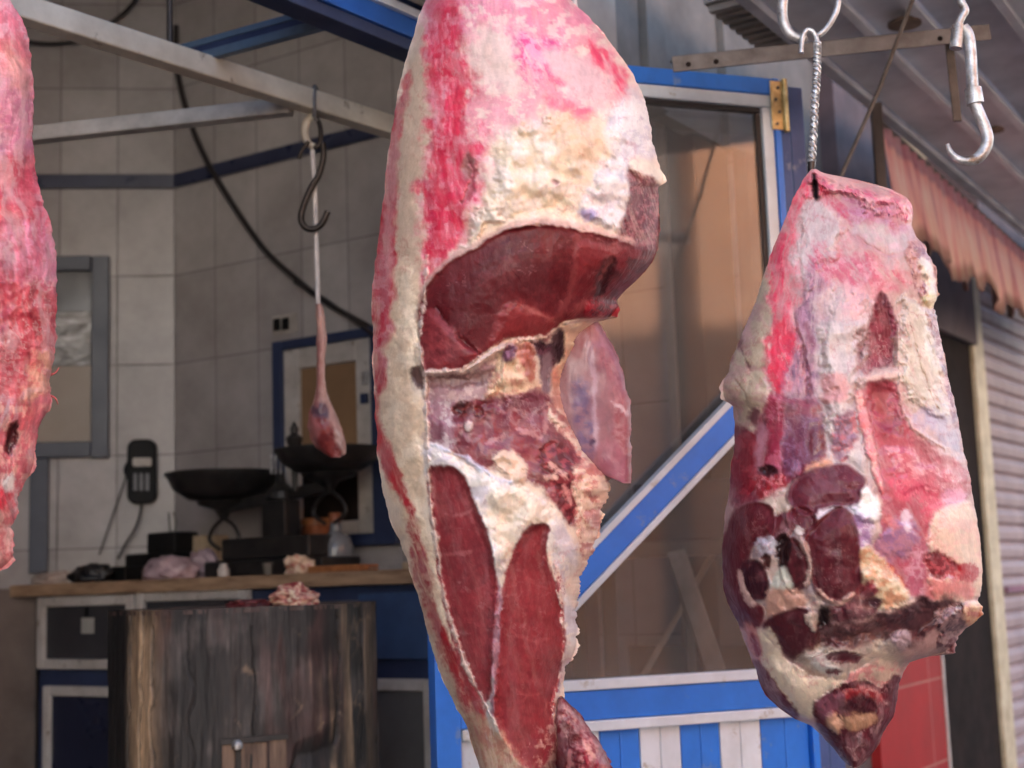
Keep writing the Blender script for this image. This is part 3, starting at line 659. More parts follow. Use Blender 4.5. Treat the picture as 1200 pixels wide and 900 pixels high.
# telephone on the wall and its stand
t = thing('telephone', 'black wall telephone handset hanging by the room corner', 'telephone', onLW(167, 555, .03))
def lw_round(px0, py0, px1, py1, o0, o1, r):
    a = LW.hit((px0+px1)/2, py0); b_ = LW.hit((px0+px1)/2, py1); c = LW.hit(px0, (py0+py1)/2); d = LW.hit(px1, (py0+py1)/2)
    s0, s1, z0, z1 = c[0], d[0], b_[1], a[1]; poly = []
    for (cx, cz, a0) in ((s1-r, z1-r, 0), (s0+r, z1-r, 90), (s0+r, z0+r, 180), (s1-r, z0+r, 270)):
        for k in range(6):
            th = math.radians(a0 + k * 18); poly.append(LW.pt(cx + r*math.cos(th), cz + r*math.sin(th), o0))
    return MB().prism(poly, LW.pt(0,0,o1) - LW.pt(0,0,o0))
lw_round(151, 516, 185, 591, .01, .055, .035).build('handset', M['plastic'], t, bevel=.008)
lw_round(158, 538, 180, 548, .056, .060, .008).build('display', M['cream_old'], t)
for k, px in enumerate((159, 166, 173)):
    lw_round(px, 556, px + 4, 576, .056, .060, .004).build('key_row', M['greyplastic'], t)
b = MB(); b.tube(smooth_curve([onLW(152, 540, .03), onLW(147, 550, .03), onLW(150, 560, .03)], 5), .008, 8); b.build('hook_switch', M['plastic'], t, smooth=True)
cable([onLW(150, 552, .04), onLW(142, 575, .03), onLW(130, 610, .03), onLW(116, 650, .04)], .0028, 'phone_cord', 'thin cord slanting down left from the telephone')
cable([onLW(166, 591, .04), onLW(163, 606, .05), onLW(158, 620, .06), onLW(148, 636, .06), onLW(138, 655, .06)], .005, 'coiled_cord', 'dark cord hanging straight below the telephone')
c = baseC(198, .34); t = thing('black_box', 'black boxy appliance on the counter under the telephone', 'appliance', c)
b = MB(); b.box8(bx(c, .13, 0, .10, .10)); b.build('body', M['plastic'], t, bevel=.01)
b = MB(); b.box8(bx(c + ud * .02 + Vector((0, 0, .1005)), .075, 0, .075, .06)); b.build('top_part', M['plastic'], t, bevel=.008)
for k in (-1, 1):
    b = MB(); p = c + ud * (.02 + .012 * k) + Vector((0, 0, .176)); b.tube(smooth_curve([p, p + ud * .006 * k + Vector((0, 0, .04)), p - ud * .008 + Vector((0, 0, .075))], 5), .003, 6); b.build('wire_loop', M['cable'], t)
c = baseC(246, .42); b = MB(); b.box8(bx(c, .05, .0, .16, .05)); tag(b.build('carton', M['wood_pale'], bevel=.004), 'pale carton box standing behind the left pan', 'box')
c = baseC(146, .20); b = MB(); b.box8(bx(c, .06, .0, .055, .05)); tag(b.build('radio', M['plastic'], bevel=.006), 'small black box between the bags and the pink bag', 'radio')

# ------------------------------------------------------------------ crumpled bags
def crumple(name, c, rx, ry, rz, m, seed, amp=.35, sub=4, parent=None, fq=1.0):
    bm = bmesh.new(); bmesh.ops.create_icosphere(bm, subdivisions=sub, radius=1)
    from mathutils import noise
    for v in bm.verts:
        p = v.co.copy(); n_ = noise.fractal(p * 2.2 * fq + Vector((seed * 7.1, 0, 0)), .9, 2.2, 4)
        r = 1 + amp * n_ + amp * .6 * abs(noise.noise(p * 5 * fq + Vector((seed, 3, 1))))
        q = p * r; v.co = Vector((q.x * rx, q.y * ry, max(q.z, -.55) * rz))
    zmin = min(v.co.z for v in bm.verts)
    for v in bm.verts: v.co = v.co + Vector(c) + Vector((0, 0, -zmin)) - wloc(parent)
    me = bpy.data.meshes.new(name); bm.to_mesh(me); bm.free(); me.materials.append(m)
    me.polygons.foreach_set('use_smooth', [True] * len(me.polygons))
    o = bpy.data.objects.new(name, me); COL.objects.link(o); o.parent = parent; return o
tag(crumple('plastic_bag', baseC(200, .10), .085, .05, .05, M['plasbag'], 1), 'crumpled pinkish plastic bag in front of the black appliance', 'bag')
tag(crumple('plastic_bag', baseC(68, .16), .085, .05, .030, M['whitebag'], 2), 'crumpled off-white plastic bag at the left end of the counter', 'bag')
tag(crumple('plastic_bag', baseC(92, .34), .10, .05, .040, M['redbag'], 3), 'crumpled red plastic bag behind the off-white one', 'bag')
tag(crumple('black_cloth', baseC(110, .10), .075, .05, .042, M['darkbag'], 4), 'heap of black cloth beside the off-white bag', 'cloth')
tag(crumple('pouch', baseC(236, .22), .06, .04, .06, M['plasbag'], 6), 'pale crumpled pouch under the left pan', 'pouch')

# ------------------------------------------------------------------ things behind the glass
def standing(name, label, cat, px, py, Y, w, m, top):
    p = at(px, py, Y); q = at(top[0], top[1], top[2]); d = q - p
    k = (0 - p.z) / d.z if abs(d.z) > 1e-6 else 0
    foot = p + d * k
    b = MB(); b.bar(Vector((foot.x, foot.y, .0)), q, w, w * .6, (0, 1, 0)); return tag(b.build(name, m, bevel=.004), label, cat)
standing('timber_prop', 'thick pale timber leaning behind the glass', 'timber', 838, 785, 3.62, .05, M['wood_dim'], (792, 648, 3.8))
standing('timber_prop', 'short thin upright stick behind the glass', 'timber', 810, 770, 3.72, .022, M['wood_dim'], (803, 692, 3.75))
standing('timber_prop', 'thin dark stick slanting right behind the glass', 'timber', 822, 672, 3.9, .016, M['wood_dim'], (864, 598, 3.95))
c = at(800, 640, 3.95)
t = thing('side_table', 'dark side table standing inside behind the glass', 'table', (c.x, c.y, 0))
b = MB(); b.box8(bx(Vector((c.x, c.y, 0)), .32, 1.00, 1.04, .12)); b.build('top', M['blue_grey'], t, bevel=.004)
for sx in (-.29, .29):
    for sy in (-.09, .09):
        p = Vector((c.x, c.y, 0)) + ud * sx + nd * sy; b = MB(); b.bar(p, p + Vector((0, 0, .998)), .04, .04, (0, 1, 0)); b.build('leg', M['dark_fill'], t)
b = MB(); b.box8(bx(Vector((c.x, c.y, 0)) - nd * .125, .25, .25, .75, .004)); b.build('back_panel', M['dark_fill'], t)
c2 = Vector((c.x, c.y, 1.04)) + ud * .06
b = MB(); b.box8(bx(c2, .16, .001, .16, .09)); tag(b.build('crate', M['lintel'], bevel=.006), 'dusky crate on the side table behind the glass', 'crate')

t = thing('added_dark_cupboard', 'tall dark brown cupboard with a pale edge, added to darken the view through the glass', 'cupboard', RW.pt(2.2, 0))
s0_, s1_ = RW.hit(783, 400, .25)[0], 2.43
b = MB(); RW.box(b, s0_ + .025, s1_, 0, 2.55, .01, .25); b.build('body', M['dark_fill'], t, bevel=.004)  # dark body added so the interior behind the glass looks darker
b = MB(); RW.box(b, s0_, s0_ + .024, 0, 2.56, .01, .262); b.build('pale_edge', M['plaster'], t)
# ------------------------------------------------------------------ chopping block
def vn(x, y, seed=0):
    "value noise in 2D, -1..1"
    xi = np.floor(x).astype(np.int64); yi = np.floor(y).astype(np.int64); xf = x - xi; yf = y - yi
    u = xf*xf*xf*(xf*(xf*6-15)+10); w = yf*yf*yf*(yf*(yf*6-15)+10)
    def h(a, b):
        n_ = (a * 374761393 + b * 668265263 + seed * 1442695041) & 0x7fffffff
        n_ = ((n_ ^ (n_ >> 13)) * 1274126177) & 0x7fffffff
        n_ = n_ ^ (n_ >> 16)
        return (n_ & 0xffff) / 32767.5 - 1
    return (h(xi,yi)*(1-u)+h(xi+1,yi)*u)*(1-w) + (h(xi,yi+1)*(1-u)+h(xi+1,yi+1)*u)*w
def fbm(x, y, seed=0, o=4, g=.55):
    r = 0; a = 1; t_ = 0
    for k in range(o):
        r = r + a * vn(x * 2.03**k + 17.3*k, y * 2.03**k - 9.1*k, seed + k); t_ += a; a *= g
    return r / t_
def sstep(a, b, x):
    t_ = np.clip((x - a) / (b - a), 0, 1); return t_ * t_ * (3 - 2 * t_)
def lerp(a, b, m): return a + (b - a) * m[:, None]

def mesh_np(name, V, faces, colv, m, parent=None, nor=None, attr_r=None):
    me = bpy.data.meshes.new(name); nV = len(V); nF = len(faces); L = np.array(wloc(parent))
    me.vertices.add(nV); me.vertices.foreach_set('co', (V - L).astype(np.float32).ravel())
    me.loops.add(nF * 4); me.loops.foreach_set('vertex_index', faces.astype(np.int32).ravel())
    me.polygons.add(nF); me.polygons.foreach_set('loop_start', np.arange(0, nF * 4, 4, dtype=np.int32))
    me.polygons.foreach_set('use_smooth', np.ones(nF, bool))
    a = me.color_attributes.new('Col', 'FLOAT_COLOR', 'POINT'); c4 = np.ones((nV, 4), np.float32); c4[:, :3] = np.clip(colv, 0, 1)
    if attr_r is not None: c4[:, 3] = attr_r
    a.data.foreach_set('color', c4.ravel())
    me.update(calc_edges=True); me.validate()
    if nor is not None:
        try: me.normals_split_custom_set_from_vertices([tuple(n_) for n_ in nor])
        except Exception as e: print('normals', e)
    me.materials.append(m)
    o = bpy.data.objects.new(name, me); COL.objects.link(o); o.parent = parent; return o

BY = 3.55
bl = at(131, 800, BY + .1); brr = at(440, 800, BY + .1); bcx = (bl.x + brr.x) / 2; R0 = (brr.x - bl.x) / 2
BT = atz(300, 711, 0).z if False else CAM.z + (at(300, 711, BY - .2) - CAM).z
nT, nZ = 720, 150
th = np.linspace(0, 2*np.pi, nT, endpoint=False); zz_ = np.linspace(0, BT, nZ)
TH, ZZ = np.meshgrid(th, zz_)
base = R0 * (1 + .02 * np.cos(3*TH+1) + .02*np.sin(5*TH) )
flat = np.minimum(base, R0 * .93 / np.maximum(np.cos(TH - math.radians(285)), .3))      # a hewn face towards the front
flat = np.minimum(flat, R0 * .93 / np.maximum(np.cos(TH - math.radians(218)), .3))
u = TH * R0
gro = fbm(u*16, ZZ*2.2, 3, 5, .65); gro2 = fbm(u*60, ZZ*9, 5, 3)
crack = np.maximum(0, 1 - np.abs(vn(u*13 + .3*fbm(u*6, ZZ*14, 9, 4), ZZ*1.1, 11)) * 13)*(fbm(u*3, ZZ*3, 13, 3) > -.1)
flat = flat + .006*gro + .002*gro2 - .012*crack
X = bcx + flat*np.cos(TH); Yv = BY + .1 + flat*np.sin(TH)
cols_ = np.zeros((nZ*nT, 3)); uu = u.ravel(); zv = ZZ.ravel(); xs = X.ravel(); ys = Yv.ravel()
n1 = fbm(uu*18, zv*1.3, 21, 5); n2 = fbm(uu*7, zv*7, 22, 5); n3 = fbm(uu*60, zv*2.5, 23, 4)
dark, mid, tan, grey, redb = [s2l(c) for c in ((46,42,42), (60,53,51), (214,180,146), (98,90,88), (96,62,58))]
cols_[:] = dark; cols_ = lerp(cols_, mid, sstep(-.15, .45, n1 + .4*n2)); cols_ = lerp(cols_, grey, .7*sstep(.05, .5, n2 + .5*n3))
cols_ = lerp(cols_, redb, .5*sstep(.15, .5, fbm(uu*14, zv*3, 27, 3)))
frac = (xs - (bcx - R0)) / (2*R0)
front = ys < BY + .1
def band(c, w): return np.exp(-((frac - c)/w)**2) * front
tmask = np.clip(band(.215, .06)*sstep(-.4, .0, n1+.3*n3+.15) + 0*band(.62, .05)*sstep(.2,.5,n1)*sstep(BT*.5, BT*.8, zv) + .55*band(.86,.05)*sstep(.15,.5,n1+.4*n2) + .9*band(.95,.03)*sstep(-.1,.2,n1) , 0, 1)
cols_ = lerp(cols_, tan, tmask*.95)
soot = sstep(.0, .35, fbm(uu*4.5, zv*4.2, 33, 5)); cols_ *= (1 - .5*soot)[:, None]; scar = np.clip(1 - np.abs(fbm(uu*7 + zv*5, zv*9 - uu*6, 35, 3))*26, 0, 1)*sstep(.1, .4, fbm(uu*6, zv*6, 36, 3)); cols_ = lerp(cols_, tan*.6, scar*.6)
cols_ = lerp(cols_, dark*.5, np.clip(crack.ravel()*1.2, 0, 1)*.9)
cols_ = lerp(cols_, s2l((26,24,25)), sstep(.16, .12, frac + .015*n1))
cols_ *= ((1 + .35*n3)*(1 + .3*fbm(uu*30, zv*22, 29, 3)))[:, None]*.85
m, nt, P, N, Lk = nodes('weathered_block_wood')
vc = N('ShaderNodeVertexColor'); vc.layer_name = 'Col'
tc = N('ShaderNodeTexCoord'); mp = N('ShaderNodeMapping'); mp.inputs['Scale'].default_value = (44, 44, 7); Lk(tc.outputs['Object'], mp.inputs[0])
nz = N('ShaderNodeTexNoise'); nz.inputs['Scale'].default_value = 2; nz.inputs['Detail'].default_value = 6; Lk(mp.outputs[0], nz.inputs['Vector'])
r1 = ramp(N, [(.25, (.5, .5, .5)), (.75, (1.35, 1.3, 1.25))]); Lk(nz.outputs[0], r1.inputs[0])
mx = N('ShaderNodeMix'); mx.data_type = 'RGBA'; mx.blend_type = 'MULTIPLY'; mx.inputs['Factor'].default_value = 1; Lk(vc.outputs[0], mx.inputs['A']); Lk(r1.outputs[0], mx.inputs['B']); Lk(mx.outputs['Result'], P.inputs['Base Color'])
P.inputs['Roughness'].default_value = .62; bp = N('ShaderNodeBump'); bp.inputs['Strength'].default_value = .7; bp.inputs['Distance'].default_value = .004; Lk(nz.outputs[0], bp.inputs['Height']); Lk(bp.outputs[0], P.inputs['Normal'])
M['block'] = m
ii = np.arange(nZ*nT).reshape(nZ, nT); a_ = ii[:-1]; b_ = np.roll(ii, -1, 1)[:-1]; c_ = np.roll(ii, -1, 1)[1:]; d_ = ii[1:]
faces = np.stack([a_, b_, c_, d_], -1).reshape(-1, 4)
tblk = thing('chopping_block', 'weathered dark tree stump chopping block with a meat scrap on top', 'chopping block', (bcx, BY + .1, 0))
mesh_np('trunk', np.stack([xs, ys, zv], -1), faces, cols_, M['block'], tblk)
b = MB(); top = [Vector((X[-1, k], Yv[-1, k], BT - .012)) for k in range(0, nT, 4)]; b.prism(top, (0, 0, .010)); b.build('top_face', mat('bloody_block_top', rgb(96, 74, 68), rgb(58, 40, 38), .5, scale=18, bump=.3), tblk)
def onB(px, py, k=.0):
    p = at(px, py, BY - .2); r = math.hypot(0, 0); dx = p.x - bcx
    j = np.argmin(np.abs(X[nZ//2] - p.x) + 10*(Yv[nZ//2] > BY + .1)); return Vector((p.x, Yv[nZ//2, j] - k, p.z))
for (x0, x1, y0, y1) in ((262, 277, 872, 960), (283, 312, 870, 960), (315, 334, 866, 960)):
    p, q = onB(x0, y0, .004), onB(x1, y0, .004); z0 = onB(x0, y1).z
    b = MB(); b.box8([(p.x,p.y,z0),(q.x,q.y,z0),(q.x,q.y+.02,z0),(p.x,p.y+.02,z0),(p.x,p.y,p.z),(q.x,q.y,q.z),(q.x,q.y+.02,q.z),(p.x,p.y+.02,p.z)])
    b.build('repair_slat', mat('raw_wood', rgb(138, 112, 94), rgb(76, 60, 52), .8, scale=16, stretch=(4, 4, .5), bump=.4), tblk, bevel=.003)
p = onB(280, 872, .012); b = MB(); b.lathe(p, [(.004, -.012), (.012, -.008), (.013, .004), (.006, .012)], 12); b.build('nail_head', M['galv'], tblk, smooth=True)
b = MB(); p, q = onB(262, 868, .004), onB(336, 864, .004); b.bar(p, q, .01, .012); b.build('wire_band', M['cable'], tblk)

# ------------------------------------------------------------------ meat
def meat_mat(name, rough=.42, sss=.12, bump=.16, bs=150, fiber=(1, 1, 1), var=.09, dist=.0016, spec=.45, coat=.28):
    m, nt, P, N, Lk = nodes(name)
    vc = N('ShaderNodeVertexColor'); vc.layer_name = 'Col'
    tc = N('ShaderNodeTexCoord'); mp = N('ShaderNodeMapping'); mp.inputs['Scale'].default_value = fiber; Lk(tc.outputs['Object'], mp.inputs[0])
    n1 = N('ShaderNodeTexNoise'); n1.inputs['Scale'].default_value = bs; n1.inputs['Detail'].default_value = 6; n1.inputs['Roughness'].default_value = .65; n1.inputs['Distortion'].default_value = .6; Lk(mp.outputs[0], n1.inputs['Vector'])
    n2 = N('ShaderNodeTexNoise'); n2.inputs['Scale'].default_value = bs * .28; n2.inputs['Detail'].default_value = 5; n2.inputs['Distortion'].default_value = 1.2; Lk(mp.outputs[0], n2.inputs['Vector'])
    r1 = ramp(N, [(.3, (1 - var, 1 - var * 1.15, 1 - var * 1.15)), (.72, (1 + var * .7, 1 + var * .8, 1 + var * .8))]); Lk(n1.outputs[0], r1.inputs[0])
    mx = N('ShaderNodeMix'); mx.data_type = 'RGBA'; mx.blend_type = 'MULTIPLY'; mx.inputs['Factor'].default_value = 1; Lk(vc.outputs[0], mx.inputs['A']); Lk(r1.outputs[0], mx.inputs['B'])
    Lk(mx.outputs['Result'], P.inputs['Base Color'])
    mr = N('ShaderNodeMapRange'); mr.inputs['From Min'].default_value = .3; mr.inputs['From Max'].default_value = .7; mr.inputs['To Min'].default_value = rough - .12; mr.inputs['To Max'].default_value = rough + .18; Lk(n2.outputs[0], mr.inputs[0]); Lk(mr.outputs[0], P.inputs['Roughness'])
    P.inputs['Subsurface Weight'].default_value = sss; P.inputs['Subsurface Radius'].default_value = (1, .35, .25); P.inputs['Subsurface Scale'].default_value = .006
    P.inputs['Specular IOR Level'].default_value = spec; P.inputs['Coat Weight'].default_value = coat; P.inputs['Coat Roughness'].default_value = .2
    b1 = N('ShaderNodeBump'); b1.inputs['Strength'].default_value = bump; b1.inputs['Distance'].default_value = dist; Lk(n1.outputs[0], b1.inputs['Height'])
    b2 = N('ShaderNodeBump'); b2.inputs['Strength'].default_value = bump * 1.0; b2.inputs['Distance'].default_value = dist * 3; Lk(n2.outputs[0], b2.inputs['Height']); Lk(b1.outputs[0], b2.inputs['Normal']); Lk(b2.outputs[0], P.inputs['Normal'])
    return m
M['meat'] = meat_mat('raw_beef')
M['meat_lean'] = meat_mat('raw_lean_beef', .42, .05, .3, 190, (1, 1, .6), .15, spec=.3, coat=.04)
M['meat_rib'] = meat_mat('raw_rib_beef', .42, .1, .2, 200, (.4, 1, 1), .12)

def poly_sd(px, py, poly):
    "signed distance in photo pixels, positive inside"
    P_ = np.array(poly, float); n_ = len(P_); d2 = np.full(px.shape, 1e18); ins = np.zeros(px.shape, bool)
    for i in range(n_):
        x0, y0 = P_[i]; x1, y1 = P_[(i+1) % n_]; ex, ey = x1-x0, y1-y0; L_ = ex*ex+ey*ey + 1e-9
        t_ = np.clip(((px-x0)*ex+(py-y0)*ey)/L_, 0, 1); d2 = np.minimum(d2, (px-x0-t_*ex)**2+(py-y0-t_*ey)**2)
        c = ((y0 > py) != (y1 > py)); 
        with np.errstate(divide='ignore', invalid='ignore'): xi = (x1-x0)*(py-y0)/(y1-y0+1e-12)+x0
        ins ^= c & (px < xi)
    d = np.sqrt(d2); return np.where(ins, d, -d)

def L(poly, col, f=4, w=5, ws=14, h=0, hf=10, op=1.0, st=None, part=None, mott=.12, fl=None, col2=None, c2s=10, flat=0, dome=0, grow=0, vein=None, smooth=True):
    """one patch of tissue: poly, colour (sRGB), f feather, w edge warp and its scale ws, h relief (pixels) over hf,
    op opacity, st=(angle, long, short, amount) fibre streaks, fl=(scale, amount) lumps, col2 second colour mottled in"""
    if smooth and len(poly) >= 4:
        n_ = len(poly); out = []
        for i in range(n_):
            p0, p1, p2, p3 = (np.array(poly[(i+k) % n_], float) for k in (-1, 0, 1, 2))
            for t_ in (0, 1/3, 2/3): out.append(tuple(.5*((2*p1)+(p2-p0)*t_+(2*p0-5*p1+4*p2-p3)*t_*t_+(3*p1-p0-3*p2+p3)*t_**3)))
        poly = out
    return dict(poly=poly, col=col, f=f, w=w, ws=ws, h=h, hf=hf, op=op, st=st, part=part, mott=mott, fl=fl, col2=col2, c2s=c2s, flat=flat, dome=dome, grow=(5.6 if part == 1 and dome else 0) + grow, vein=vein)
def LN(pts, wd, col, **k):
    'a thin line along a polyline'
    a_, b_ = [], []
    for i, (x_, y_) in enumerate(pts):
        x0, y0 = pts[max(i-1, 0)]; x1, y1 = pts[min(i+1, len(pts)-1)]; l_ = math.hypot(x1-x0, y1-y0) + 1e-6; w_ = wd*(.45 if i in (0, len(pts)-1) else 1)
        nx, ny = -(y1-y0)/l_*w_, (x1-x0)/l_*w_; a_.append((x_+nx, y_+ny)); b_.append((x_-nx, y_-ny))
    o_ = dict(f=2.4, w=5, ws=10, smooth=False); o_.update(k); return L(a_ + b_[::-1], col, **o_)

def meat(name, t, rows, D, thick, base, layers, step=1.5, nf=260, nb=60, seed=1, jit=None, names=None, mats=None, relief=1.0, glob=(30, 4), mat0='meat', pw=.6, gl2=1.5, fil=(.35, .5), fib=(88, .10), gain=1.0, veil=.25):
    rows = np.array(rows, float); ys_ = np.arange(rows[0, 0], rows[-1, 0] + .01, step)
    xl = np.interp(ys_, rows[:, 0], rows[:, 1]); xr = np.interp(ys_, rows[:, 0], rows[:, 2])
    jl, jr = (jit or (lambda y: 1.6, lambda y: 1.6))
    z0 = np.zeros_like(ys_)
    JL = np.array([jl(v_) for v_ in ys_]) * fbm(ys_/14, z0, seed+50, 4); JR = np.array([jr(v_) for v_ in ys_]) * fbm(ys_/11, z0+7, seed+60, 5, .75)
    nr = len(ys_); gk = np.exp(-(np.arange(-24, 25)*step/16.)**2); gk /= gk.sum()
    sm_ = lambda a_: np.convolve(np.pad(a_, 24, mode='edge'), gk, 'valid')
    xls, xrs = sm_(xl), sm_(xr)
    tf = np.linspace(0, 1, nf); tf = .5*tf + .5*(1-np.cos(np.pi*tf))/2                # denser at the silhouettes
    cx = (xl+xr)/2; hw = np.maximum((xr-xl)/2, .5)
    xf = (tf*2-1); PX = cx[:, None] + hw[:, None]*xf[None, :] + JL[:, None]*np.clip(-xf, 0, 1)[None, :]**10 + JR[:, None]*np.clip(xf, 0, 1)[None, :]**10
    PY = np.repeat(ys_[:, None], nf, 1)
    xs2 = np.clip((PX - ((xls+xrs)/2)[:, None])/np.maximum((xrs-xls)/2, .5)[:, None], -1, 1)
    sec = np.power(np.maximum(1 - xs2**2, 0), pw)*np.power(np.maximum(1 - np.abs(xf)**12, 0), .5)[None, :]   # section profile
    T = sm_(np.array([thick(v_) for v_ in ys_])); DEP = T[:, None]*sec
    x, y = PX.ravel(), PY.ravel(); C = np.tile(s2l(base), (len(x), 1)); H = np.zeros(len(x)); lab = np.zeros(len(x), int); flatm = np.zeros(len(x))
    H += glob[1]*fbm(x/glob[0], y/glob[0], seed, 2, .4); C *= (1 + .16*fbm(x/18, y/18, seed+3, 4))[:, None]
    wx = fbm(x/34, y/34, seed+11, 4)*14 + fbm(x/9, y/9, seed+13, 3)*4; wy = fbm(x/34, y/34, seed+12, 4)*14 + fbm(x/9, y/9, seed+14, 3)*4
    for li, ly in enumerate(layers):
        P_ = np.array(ly['poly'], float); pad = max(ly['f'], ly['hf'] if (ly['h'] or ly['dome']) else 0) + ly['w'] + 6
        idx = np.where((x > P_[:,0].min()-pad) & (x < P_[:,0].max()+pad) & (y > P_[:,1].min()-pad) & (y < P_[:,1].max()+pad))[0]
        if not len(idx): continue
        X_, Y_ = x[idx], y[idx]; sd = seed*100 + li*7
        wk = min(1, max(.12, (ly['f'] - 2)/6)); d = poly_sd(X_ + wx[idx]*wk, Y_ + wy[idx]*wk, ly['poly']) + ly['w']*fbm(X_/ly['ws'], Y_/ly['ws'], sd, 5, .65)
        d = d + ly['grow']; mk = sstep(-ly['f'], ly['f'], d)
        col = np.tile(s2l(ly['col']), (len(idx), 1))
        if ly['col2'] is not None:
            k = sstep(-.12, .3, fbm(X_/ly['c2s'] + .5*fbm(X_/6, Y_/6, sd+1, 3), Y_/ly['c2s'], sd+2, 5, .62)); col = lerp(col, np.tile(s2l(ly['col2']), (len(idx), 1)), k)
        if ly['vein']:
            sc_, am = ly['vein']; v_ = np.clip(1 - np.abs(fbm(X_/sc_ + .8*fbm(X_/12, Y_/12, sd+20, 3), Y_/sc_, sd+21, 3))*11, 0, 1)**1.5*sstep(.0, .4, fbm(X_/16, Y_/16, sd+22, 3)); col = col + (np.array([.42, .2, .2])[None] - col)*(v_*am)[:, None]
        if ly['st']:
            an, lg, sh, am = ly['st']; a = math.radians(an); U = X_*math.cos(a)+Y_*math.sin(a); V_ = -X_*math.sin(a)+Y_*math.cos(a)
            s_ = fbm(U/lg, V_/sh + .6*fbm(X_/25, Y_/25, sd+4, 2), sd+5, 5, .65); mk = mk*np.clip(1 + am*s_*1.6 - am*.25, 0, 1); H[idx] += mk*s_*.7
        col = col*(1 + ly['mott']*fbm(X_/7, Y_/7, sd+3, 4))[:, None]
        C[idx] = lerp(C[idx], col, mk*ly['op'])
        if ly['flat']: flatm[idx] = np.maximum(flatm[idx], ly['flat']*mk)
        if ly['flat']: H[idx] *= 1 - ly['flat']*sstep(-2, 6, d)
        if ly['dome']: H[idx] += ly['dome']*np.sqrt(np.clip((d+1)/ly['hf'], 0, 1))
        if ly['h']: H[idx] += ly['h']*sstep(-2, ly['hf'], d)
        if ly['fl']:
            sc_, am = ly['fl']; n_ = fbm(X_/sc_ + .25*fbm(X_/14, Y_/14, sd+8, 2), Y_/sc_ + .25*fbm(X_/14, Y_/14, sd+9, 2), sd+6, 2, .4); H[idx] += am*(1.7*n_)*sstep(0, 10, d)
        if ly['part'] is not None: lab[idx[d > 0]] = ly['part']
    C = np.clip(C, 0, 1)**1.14*gain*1.03; nf_ = 1 - flatm
    lum = C.mean(1); sat_ = C[:, 0]/(C[:, 1]+.02)
    fl1 = 1 - np.abs(fbm(x/26 + .7*fbm(x/11, y/11, seed+31, 3), y/42 + .7*fbm(x/11, y/11, seed+32, 3), seed+33, 3))*9
    fl2 = 1 - np.abs(fbm(x/15 + .6*fbm(x/8, y/8, seed+34, 3), y/30, seed+35, 3))*8
    pm = sstep(.25, .6, fbm(x/60, y/60, seed+36, 2)+.35)
    k1 = np.clip(fl1, 0, 1)**1.5*sstep(1.8, 3.2, sat_)*fil[0]*pm*nf_; C = C + (np.array([.62, .40, .38])[None]-C)*k1[:, None]; H += .6*k1
    k2 = np.clip(fl2, 0, 1)**2*sstep(2.2, 1.3, sat_)*fil[1]*pm; C = C*(1-k2[:, None]*np.array([.18, .55, .5])[None])
    a0 = math.radians(fib[0]); x_ = x + 14*fbm(x/70, y/90, seed+41, 2); y_ = y + 14*fbm(x/70, y/90, seed+40, 2); fu = x_*np.cos(a0) + y_*np.sin(a0); fv = -x_*np.sin(a0) + y_*np.cos(a0)
    fb = fbm(fu/26, fv/5 + .8*fbm(x/22, y/22, seed+42, 3), seed+43, 4, .6); fb2 = fbm(fu/60, fv/9 + .8*fbm(x/30, y/30, seed+44, 3), seed+45, 4, .6)
    C *= (1 + (fib[1]*fb + fib[1]*.8*fb2)*(1-.6*flatm))[:, None]; H += (.25*fb + .9*fb2)*nf_
    vl = sstep(.02, .4, fbm(fu/50 + 3, fv/14 + .7*fbm(x/25, y/25, seed+46, 3), seed+47, 5, .62))*sstep(1.7, 3.0, sat_)*veil*nf_
    C = C + (np.array([.56, .36, .37])[None] - C)*vl[:, None]
    H *= relief
    edge = np.power(np.maximum(1-np.tile(xf, nr)**2, 0), .35)
    DEP = DEP.ravel() + H*edge
    fx = 600 + (x-600)*(D*F/1667 - DEP*D/F)/D; fy = 450 + (y-450)*(D - DEP*D/F)/D
    k = D/F
    Vf = np.stack([(fx-600)*k, -(fy-450)*k, -D + DEP*k], -1)
    # back
    tb = np.linspace(1, -1, nb+2)[1:-1]; PXb = cx[:, None]+hw[:, None]*tb[None, :] + JL[:, None]*np.clip(-tb, 0, 1)[None, :]**10 + JR[:, None]*np.clip(tb, 0, 1)[None, :]**10; PYb = np.repeat(ys_[:, None], nb, 1)
    DB = -T[:, None]*np.power(1-tb**2, .5)[None, :]*.8 + 3*fbm(PXb/30, PYb/30, seed+77, 3)*np.power(1-tb**2, .5)[None, :]
    Vb = np.stack([(PXb-600)*k, -(PYb-450)*k, -D + DB*k], -1).reshape(-1, 3)
    Cb = np.tile(s2l(base)*.8, (nr*nb, 1))*(1+.25*fbm(PXb.ravel()/20, PYb.ravel()/20, seed+78, 4))[:, None]
    nt_ = nf+nb
    G = np.concatenate([Vf.reshape(nr, nf, 3), Vb.reshape(nr, nb, 3)], 1).reshape(-1, 3)
    CC = np.concatenate([C.reshape(nr, nf, 3), Cb.reshape(nr, nb, 3)], 1).reshape(-1, 3)
    LB = np.concatenate([lab.reshape(nr, nf), np.zeros((nr, nb), int)], 1)
    R_ = np.array(RM); Wd = G @ R_.T + np.array(CAM)
    I = np.arange(nr*nt_).reshape(nr, nt_); A = I[:-1]; B = np.roll(I, -1, 1)[:-1]; Cc = np.roll(I, -1, 1)[1:]; Dd = I[1:]
    FC = np.stack([A, Dd, Cc, B], -1).reshape(-1, 4)
    # caps
    caps = []; nW = len(Wd)
